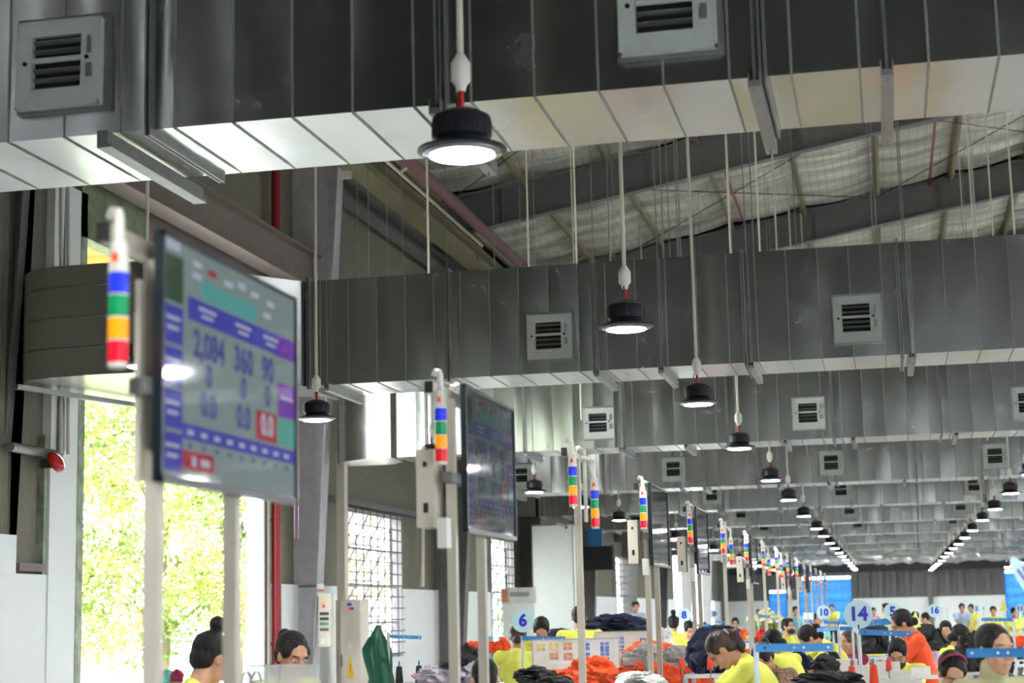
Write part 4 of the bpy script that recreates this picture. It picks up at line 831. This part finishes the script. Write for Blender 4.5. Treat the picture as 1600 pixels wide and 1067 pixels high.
for a in [('orange garment at the top of the heap behind the white fold', 1018, 1026, 16.9, (.28, .25, .16), 'orange'), ('grey garment draped over the centre heap', 1008, 1040, 16.2, (.24, .22, .19), 'grey'), ('grey sleeve hanging on the right of the centre heap', 1058, 1044, 16.2, (.30, .25, .19), 'grey'),
          ('orange garment at the lower left of the centre heap', 985, 1052, 16.2, (.25, .25, .14), 'orange'), ('orange trousers at the lower right of the centre heap', 1078, 1064, 16, (.22, .2, .12), 'orange'), ('orange strap piece in the middle of the heap', 1040, 1062, 15.8, (.1, .15, .16), 'orange'),
          ('white fabric roll in front of the centre heap', 1000, 1068, 12.5, (.34, .2, .085), 'whitec'), ('orange jacket with black strap at bottom centre', 880, 1066, 11.5, (.3, .22, .08), 'orange'), ('orange jacket under the third post', 925, 1050, 13, (.2, .2, .12), 'orange'),
          ('black pouch lying below the 6 sign', 836, 1056, 11.3, (.15, .14, .06), 'blackc'), ('black strap bundle at bottom left of centre post', 868, 1065, 10.9, (.12, .1, .04), 'blackc'), ('navy garment heap on white bins', 960, 977, 19, (.36, .25, .12), 'navy'),
          ('navy garment right end of the heap on white bins', 995, 984, 19, (.16, .2, .07), 'navy'), ('small navy garment left of the man in yellow', 874, 990, 19, (.12, .15, .06), 'navy'), ('large navy backpack behind the bending woman', 1112, 1022, 14.5, (.21, .2, .22), 'navy'),
          ('navy backpack top flap under the 20 sign', 1120, 988, 14.8, (.18, .18, .06), 'navy'), ('navy bag beside the yellow worker under the blue arm', 1248, 1040, 16.8, (.12, .14, .14), 'navy'),
          ('large black bag at bottom right of centre', 1295, 1066, 10.8, (.22, .16, .075), 'blackc'), ('black garments beside the blurred blue arm', 1290, 1040, 14, (.12, .12, .08), 'blackc'), ('lavender garment stack at the left post', 695, 1058, 13.6, (.24, .22, .1), 'lav'), ('pale pink garment on the lavender stack', 672, 1054, 14, (.14, .16, .05), 'pink'),
          ('lavender garment stack right of the left post', 745, 1050, 13.6, (.14, .2, .11), 'lav'), ('bundle of black straps left of the post', 702, 1040, 13.5, (.09, .1, .03), 'blackc'), ('bundle of black straps between the posts', 733, 1026, 13.6, (.12, .12, .1), 'blackc'), ('orange tape in the black strap bundle', 740, 1015, 13.6, (.05, .08, .07), 'orange'),
          ('orange garment hung right of the second post', 768, 1012, 17, (.1, .08, .07), 'orange'), ('orange garment hung beside the 6 sign pole', 785, 1010, 17, (.08, .08, .08), 'orange'), ('black fabric heap behind the orange polo worker', 1372, 1002, 22, (.25, .2, .2), 'blackc'), ('orange garments behind the seated right worker', 1548, 1000, 24, (.25, .2, .08), 'orange'),
          ('orange garment at the right edge', 1590, 1003, 26, (.2, .2, .09), 'orange'), ('black bundle behind woman in beige', 1520, 1022, 16, (.16, .15, .2), 'blackc'), ('grey bundle under the 16 sign', 1455, 1003, 24, (.14, .2, .22), 'blackc'), ('orange pieces on a table near the 16 sign', 1465, 992, 28, (.12, .15, .05), 'orange'),
          ('teal cloth at lower left below the bright doorway', 262, 1058, 10.5, (.05, .05, .05), 'teal'), ('pink cloth at lower left below the bright doorway', 276, 1058, 10.4, (.04, .05, .05), 'maroon'), ('white cloth bundle right of the 8 sign stand', 1040, 1004, 22, (.1, .1, .19), 'whitec')]:
    cloth(a[0], a[1], a[2], a[3], a[4], a[5], len(a[0])+a[1] % 17, rz=(a[1] % 7)*.3, group=None, cat='bag' if 'bag' in a[0] or 'backpack' in a[0] else 'garment', name='backpack' if 'backpack' in a[0] else 'bag' if 'bag' in a[0] else 'garment')
for lb, x0, x1, Y, py in [('white trolley under the centre garment heap', 955, 1095, 16.6, 1068), ('white trolley under the orange jackets', 825, 950, 11.6, 1080), ('white trolley under the navy backpack', 1075, 1165, 14.5, 1052), ('white trolley under the lavender stack', 655, 775, 13.7, 1070), ('white trolley under the large black bag', 1250, 1340, 10.9, 1078), ('white trolley under black fabric behind the orange polo', 1345, 1400, 22, 1026), ('white trolley holding the white fabric roll', 960, 1040, 12.6, 1078)]:
    a = at(x0, py, Y); b = at(x1, py, Y); t = thing('garment_trolley', lb, 'trolley', (a.x, Y, 0), 0, 'trolleys under the heaps'); W = b.x-a.x
    MB().box(0, W, -.3, .3, a.z-.03, a.z).obj('top_tray', 'table', t); MB().box(0, W, -.3, .3, .2, .23).obj('lower_tray', 'table', t)
    for sx in (.015, W-.015):
        for sy in (-.28, .28): MB().box(sx-.015, sx+.015, sy-.015, sy+.015, 0, a.z-.03).obj('leg', 'pole', t)
# more work on the tables further down the hall (reflected in the duct undersides)
hc_ = ['orange', 'whitec', 'grey', 'orange', 'yellow', 'lav', 'navy', 'whitec']
base = [cloth('pile of garments on a far sewing table', 1200, 1000, 20, (.4, .24, .12), c, 50+i, group='garment piles on the tables out of clear view', res=(24, 14)) for i, c in enumerate(hc_)]
i = 0
for cx_, cn in cols:
    for j in range(18):
        y = 10.5+2.9*j+1.1
        if y < 14 and cx_ > -3.5: continue
        b = base[(i*5+j) % 8]
        o = b if i < 8 and False else b.copy()
        C.objects.link(o)
        o.location = (cx_+((i*7) % 5-2)*.12, y-1.1, .75+.10); o.rotation_euler = (0, 0, i*.7); o['label'] = '%s garment pile from the front on the %s line tables' % (ORD[j] if j < 22 else 'last', cn); i += 1
for b in base: bpy.data.objects.remove(b)
# pastel hanging tubes, plastic bag, boards, plastic sheet
for lb, px, py, m, r0, r1 in [('light blue fabric tube between post and 6 sign', 765, 1034, 'sky', .05, .035), ('pink fabric cone left of the 6 sign worker', 782, 1034, 'pink', .07, .01)]:
    p_ = at(px, py, 17); q = MB().lathe([(r0, 0), (r0*.95, .06), ((r0+r1)/2, .14), (r1, .25)], 14); o = q.obj('fabric_cone', m, smooth=60); o.location = p_; tag(o, lb, 'fabric')
p_ = at(592, 1060, 16); q = MB(); vs_ = []
for j in range(15):
    z = .5-.055*j; wdt = .02+.10*min(1, j/4)
    for i in range(20):
        a = 2*math.pi*i/20; rr = wdt*(1+.22*math.sin(i*3.1+j*.4)); vs_.append((rr*math.cos(a)-.02*math.sin(j*.5), rr*.5*math.sin(a), z))
q.add(vs_, [(j*20+i, j*20+(i+1) % 20, (j+1)*20+(i+1) % 20, (j+1)*20+i) for j in range(14) for i in range(20)]); o = q.obj('plastic_bag', 'greenbag', smooth=70); o.location = p_; tag(o, 'dark green plastic bag hanging below the barred window', 'bag')
tag(MB().tube([(at(607, 1000, 16).x, 16, 0), (at(607, 1000, 16).x, 16, at(607, 988, 16).z)], .016, 8).obj('rack_pole', 'cream', smooth=40), 'cream rack pole holding the green plastic bag', 'pole')
def board(label, x0, y0, x1, y1, Y, cells):
    a = at(x0, y1, Y); b = at(x1, y0, Y); t = thing('sample_board', label, 'board', (a.x, Y, a.z)); W, H = b.x-a.x, b.z-a.z
    MB().box(0, W, 0, .006, 0, H).obj('sheet', 'whitec', t); MB().box(0, .01, -.01, 0, 0, H).box(W-.01, W, -.01, 0, 0, H).box(0, W, -.01, 0, H-.01, H).box(.02, .03, 0, .02, -a.z, 0).box(W-.03, W-.02, 0, .02, -a.z, 0).obj('frame', 'clear', t)
    for u, v, c in cells:
        for du in (0, .055):
            for dv in (0, .13): MB().box(W*(u+du), W*(u+du+.045), -.004, -.001, H*(v+dv), H*(v+dv+.11)).obj('print', c, t)
G['pr_b'] = mat('print_blue', (120, 135, 205), .6, var=.3, scale=30); G['pr_o'] = mat('print_orange', (222, 150, 110), .6, var=.3, scale=30); G['pr_y'] = mat('print_yellow', (226, 205, 120), .6, var=.3, scale=30); G['pr_g'] = mat('print_grey', (160, 150, 150), .6, var=.3, scale=30)
board('plastic sample board with coloured prints in front of the yellow-shirted man', 832, 996, 968, 1045, 14, [(.2, .62, 'pr_y'), (.36, .62, 'pr_o'), (.2, .3, 'pr_o'), (.36, .28, 'pr_o'), (.56, .6, 'pr_b'), (.56, .28, 'pr_b'), (.78, .62, 'pr_b'), (.78, .4, 'pr_b'), (.78, .1, 'pr_g'), (.05, .6, 'pr_y')])
board('white sample board with blue prints below the navy heap', 930, 985, 1012, 1030, 17.5, [(.1, .3, 'pr_o'), (.45, .55, 'pr_b'), (.45, .25, 'pr_b'), (.85, .5, 'pr_b')])
p_ = at(378, 1100, 7.7); p2 = at(499, 1037, 7.7); t = thing('plastic_guard', 'clear plastic sheet in front of the woman with black bun', 'sheet', (p_.x, 7.7, p_.z)); W, H = p2.x-p_.x, p2.z-p_.z
MB().box(0, W, 0, .006, 0, H).obj('sheet', 'acryl', t); MB().box(W-.012, W, -.004, .01, 0, H).box(0, W, -.004, .01, H-.008, H).box(W*.5, W*.5+.008, -.004, .01, 0, H).box(.02, .04, 0, .02, -p_.z, 0).box(W-.04, W-.02, 0, .02, -p_.z, 0).obj('frame', 'clear', t)
for u in (.07, .2):
    MB().tube([(W*u+.022*math.cos(a), -.012, H-.075+.045*math.sin(a)) for a in [R(180-18*i) for i in range(11)]], .006, 6).obj('hook', 'grey', t, smooth=60)
# ================================================================ LEFT SIDE EQUIPMENT
p_ = at(508, 985, 27.3)
t = thing('control_panel_box', 'small beige control panel with rows of switches on the column', 'panel', (-8.99, 27.0, 1.25)); MB().box(0, .2, -.22, -.05, 0, .85).obj('box', 'cream', t)
for i, (m_, dz) in enumerate([('l_amber', .72), ('l_red', .64), ('black', .52), ('black', .44), ('l_green', .36), ('steel', .27)]):
    for j in range(1 if i < 2 else 5): MB().box(.03+(.04 if i < 2 else .03*j), .03+(.08 if i < 2 else .03*j+.018), -.245, -.22, dz-.02, dz+.025).obj('switch', m_, t)
MB().box(.04, .1, -.224, -.22, .04, .14).obj('tag_plate', 'whitec', t)
t = thing('electric_cabinet', 'tall beige electric cabinet with yellow hazard triangle', 'cabinet', (-8.95, 28.3, 0)); MB().box(0, .34, -.5, 0, 0, 2.0).obj('cabinet_body', 'cream', t); MB().box(.01, .33, -.515, -.5, .05, 1.97).obj('cabinet_door', 'cream', t)
q = MB().add([(.1, -.52, .72), (.24, -.52, .72), (.17, -.52, 1.12), (.1, -.516, .72), (.24, -.516, .72), (.17, -.516, 1.12)], [(0, 1, 2), (5, 4, 3), (0, 3, 4, 1), (1, 4, 5, 2), (2, 5, 3, 0)]).obj('hazard_triangle', 'yel_s', t); MB().box(.165, .175, -.523, -.52, .8, .95).obj('hazard_mark', 'black', q)
for j, m_ in enumerate(('l_amber', 'l_red', 'l_blue')): MB().box(.12+.04*j, .15+.04*j, -.53, -.515, 1.83, 1.87).obj('indicator_light', m_, t)
MB().box(.12, .2, -.52, -.515, 1.9, 1.94).obj('name_plate', 'num', t); MB().box(.12, .2, -.52, -.515, 1.2, 1.32).obj('paper_note', 'whitec', t); MB().box(.01, .03, -.53, -.515, .9, 1.1).obj('handle', 'steel', t)
tag(MB().box(-9.2, -9.06, 28.4, 28.6, 2.0, 4.5).box(-9.22, -9.04, 28.38, 28.62, 0, 2.0).obj('cable_trunking', 'cream'), 'pale boxed vertical trunking behind the electric cabinet', 'trunking')
sgn = thing('paper_sign', 'small paper notice with red letters on the grey column', 'notice', (-9.03, 26.84, 2.05)); MB().box(0, .11, 0, .004, 0, .2).obj('paper', 'whitec', sgn); link('lettering', text_mesh('lettering', 'cơm', .07, 'red'), sgn, (.055, -.003, .1), (R(90), 0, 0))
ch = MB()
for i in range(74):
    z = 4.18-i*.022
    for dx in (0, .045): ch.ell((dx, 0, z), (.004, .007, .013) if i % 2 else (.007, .004, .013), None, 6, 4)
o = ch.obj('pull_chain', 'pink'); p_ = at(460, 780, 18.3); o.location = (p_.x, 18.3, 0); tag(o, 'thin pink pull chain looping down in front of the grey column', 'chain')
t = thing('boxed_riser', 'tall pale boxed enclosure standing against the left wall', 'enclosure', (-8.95, 43.9, 0)); MB().box(0, 1.05, 0, 1.2, 0, 3.95).obj('enclosure', 'panelw', t); MB().box(-.02, 1.08, -.02, 1.2, 3.95, 3.99).obj('top_edge', 'galv_dull', t); MB().box(1.05, 1.07, -.02, 0, 0, 3.95).box(-.02, 0, -.02, 0, 0, 3.95).obj('corner_trim', 'galv_dull', t)
p_ = at(876, 822, 43.2); t = thing('security_camera', 'small white security camera on the pale enclosure', 'camera', tuple(p_)); MB().tube([(-.1, .72, .05), (-.02, .1, .05), (0, 0, 0)], .02, 8).obj('bracket', 'plast', t); MB().tube([(-.08, -.02, .03), (.16, -.12, -.04)], .055, 12).obj('camera_body', 'plast', t, smooth=40); MB().tube([(.16, -.12, -.04), (.175, -.126, -.044)], .045, 12).obj('lens', 'black', t)
p_ = at(933, 872, 51); t = thing('wall_monitor', 'black monitor box mounted beyond the pale enclosure', 'monitor', tuple(p_)); MB().box(-.5, .45, 0, .12, -.35, .35).obj('monitor_case', 'black', t); MB().box(.45, .52, .0, .1, -.38, .38).obj('side_bracket', 'steel', t)
tag(MB().box(at(925, 835, 52).x-.12, at(925, 835, 52).x+.3, 52, 52.2, 3.35, 4.25).bar((at(925, 835, 52).x, 52.15, 4.2), (-9.45, 52.15, 4.2), .06).obj('blue_cabinet', 'bar'), 'blue box high on the wall above the black monitor', 'box')
t = thing('white_bin', 'white bin stack carrying the navy heap', 'bin', (at(960, 1000, 19).x, 19, 0)); MB().box(-.42, .42, -.3, .3, 0, .7).obj('bin_body', 'table', t); MB().box(-.44, .44, -.32, .32, .7, 1.38).obj('upper_bin', 'table', t)
p_ = at(785, 935, 38.5); t = thing('notice_board', 'white notice board standing before the second barred window', 'board', (p_.x, 38.5, 0)); MB().box(0, .72, 0, .03, .3, 2.25).obj('board', 'panelw', t); MB().box(-.02, .78, -.02, 0, 1.95, 2.3).obj('header_sheet', 'whitec', t); MB().box(.18, .62, -.03, -.02, 2.1, 2.2).obj('faded_text', 'grey', t); MB().box(0, .14, -.03, -.02, 1.98, 2.27).obj('logo_block', 'pr_o', t)
MB().box(0, .03, 0, .03, 0, .3).box(.69, .72, 0, .03, 0, .3).obj('leg', 'steel', t)
t = thing('flower_stand', 'cream and red flower arrangement behind the black mask man', 'flowers', (at(1196, 975, 30).x, 30, 0)); MB().lathe([(.16, 0), (.2, .6), (.22, .62)], 16).obj('pot', 'dark', t)
q = MB(); q2 = MB(); q3 = MB(); rnd = random.Random(3); zc = at(1196, 972, 30).z
for i in range(90): a, b_ = rnd.uniform(0, 6.3), rnd.uniform(0, 1); r_ = .34*math.sqrt(b_); q.ell((r_*math.cos(a), r_*math.sin(a)*.7, zc+.02+rnd.uniform(-.06, .2)*(1.1-b_)), (.035, .035, .026), None, 7, 5)
for i in range(26): q2.ell((rnd.uniform(-.12, .1), -.2+rnd.uniform(-.08, .04), zc-.18+rnd.uniform(-.1, .1)), (.035, .03, .03), None, 7, 5)
for i in range(140): a = rnd.uniform(0, 6.3); r_ = rnd.uniform(.05, .3); q3.bar((r_*math.cos(a), r_*math.sin(a)*.6, zc-.35+rnd.uniform(0, .3)), (r_*1.3*math.cos(a), r_*1.2*math.sin(a)*.6, zc-.25+rnd.uniform(0, .3)), .04, .005)
q3.tube([(0, 0, .6), (0, 0, zc-.1)], .04, 8)
o = q.obj('cream_blooms', 'flower', t, smooth=60); o['kind'] = 'stuff'; o = q2.obj('red_blooms', 'redfl', t, smooth=60); o['kind'] = 'stuff'; o = q3.obj('greenery', 'leaf', t); o['kind'] = 'stuff'
for i, (px, py, Y) in enumerate([(1431, 968, 30), (1568, 945, 42), (1596, 968, 30)]):
    p_ = at(px, py, Y); t = thing('pennant', ['yellow pennant on a pole behind the orange polo worker', 'tall yellow pennant above the 11 sign stand', 'yellow pennant at the right edge'][i], 'flag', (p_.x, Y, 0))
    MB().tube([(0, 0, 0), (0, 0, p_.z+.1)], .008, 6).obj('pole', 'pole', t); MB().add([(-.1, 0, p_.z-.15), (.08, .02, p_.z-.12), (0, .01, p_.z+.16), (-.1, .01, p_.z-.15), (.08, .03, p_.z-.12), (0, .02, p_.z+.16)], [(0, 1, 2), (5, 4, 3), (0, 3, 4, 1), (1, 4, 5, 2), (2, 5, 3, 0)]).obj('flag', 'yellow', t)
# hanging sheets (pink) and pale blue machine heads on the right
for i, (x0, y0, x1, y1, Y, m_, lb) in enumerate([(1449, 1018, 1468, 1050, 20, 'pink', 'pale pink sheet hanging below the 16 sign'), (1461, 950, 1482, 980, 32, 'table', 'white panel behind the 16 sign'), (1256, 957, 1271, 968, 30, 'whitec', 'small white paper card left of the 10 sign')]):
    a = at(x0, y1, Y); b = at(x1, y0, Y); t = thing('hanging_sheet', lb, 'sheet', (a.x, Y, a.z)); q = MB(); vs_ = []; W, H = b.x-a.x, b.z-a.z
    for j in range(9): vs_ += [(W*j/8, .012*math.sin(j*1.7), 0), (W*j/8, .012*math.sin(j*1.7+.5), H)]
    q.add(vs_, [(2*j, 2*j+2, 2*j+3, 2*j+1) for j in range(8)]).obj('sheet', m_, t); MB().tube([(0, 0, H), (W, 0, H)], .008, 6).tube([(0, .01, -a.z), (0, .01, H)], .01, 6).obj('rail', 'pole', t)
# ================================================================ OUTSIDE TREES
def tree(label, x, y, h, r_, seed, n_=7000):
    rnd = random.Random(seed); t = thing('tree', label, 'tree', (x, y, -.12)); tr = MB()
    tr.tube([(0, 0, 0), (.1, .05, h*.3), (-.05, 0, h*.6), (.05, 0, h*.85)], [.13, .1, .07, .03], 8)
    for i in range(9):
        a = rnd.uniform(0, 6.3); z0 = h*rnd.uniform(.2, .6); tr.tube([(0, 0, z0), (r_*.4*math.cos(a), r_*.4*math.sin(a), z0+h*.12), (r_*.7*math.cos(a), r_*.7*math.sin(a), z0+h*.2)], [.05, .03, .01], 6)
    tr.obj('trunk', 'bark', t, smooth=50)
    for nm, mm in (('foliage', 'leaf'), ('yellow_foliage', 'leaf2')):  # two leaf colours, green and yellower, each in random clusters
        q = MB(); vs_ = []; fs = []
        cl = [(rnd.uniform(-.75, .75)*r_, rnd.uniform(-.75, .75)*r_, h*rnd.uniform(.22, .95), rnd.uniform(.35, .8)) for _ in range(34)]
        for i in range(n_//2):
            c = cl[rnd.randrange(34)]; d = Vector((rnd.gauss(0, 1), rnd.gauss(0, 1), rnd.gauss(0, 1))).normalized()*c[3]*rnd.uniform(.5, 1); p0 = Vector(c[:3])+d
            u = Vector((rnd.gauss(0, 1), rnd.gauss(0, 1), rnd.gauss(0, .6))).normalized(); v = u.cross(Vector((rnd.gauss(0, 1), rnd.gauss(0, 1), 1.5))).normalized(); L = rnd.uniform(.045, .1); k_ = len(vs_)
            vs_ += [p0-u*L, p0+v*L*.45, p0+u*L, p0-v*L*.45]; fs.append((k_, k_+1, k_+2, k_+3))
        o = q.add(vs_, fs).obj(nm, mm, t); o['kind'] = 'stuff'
tree('leafy tree outside seen through the left half of the doorway', -14.2, 27, 6.2, 2.2, 1, 15000); tree('leafy tree outside seen through the middle of the doorway', -14.6, 33.5, 6.4, 2.2, 2, 15000); tree('leafy tree behind, outside the doorway at right', -15.5, 40, 7, 2.4, 3, 15000)
tree('leafy tree outside near the left doorway jamb', -18.5, 31, 8.6, 3, 4, 15000); tree('tree outside the first barred window', -15.5, 49, 7, 2.6, 5, 8000); tree('tree outside the second barred window', -16, 66, 7, 2.6, 6, 8000); tree('tall tree standing behind the others outside', -21, 42, 9.5, 3.4, 7, 15000)
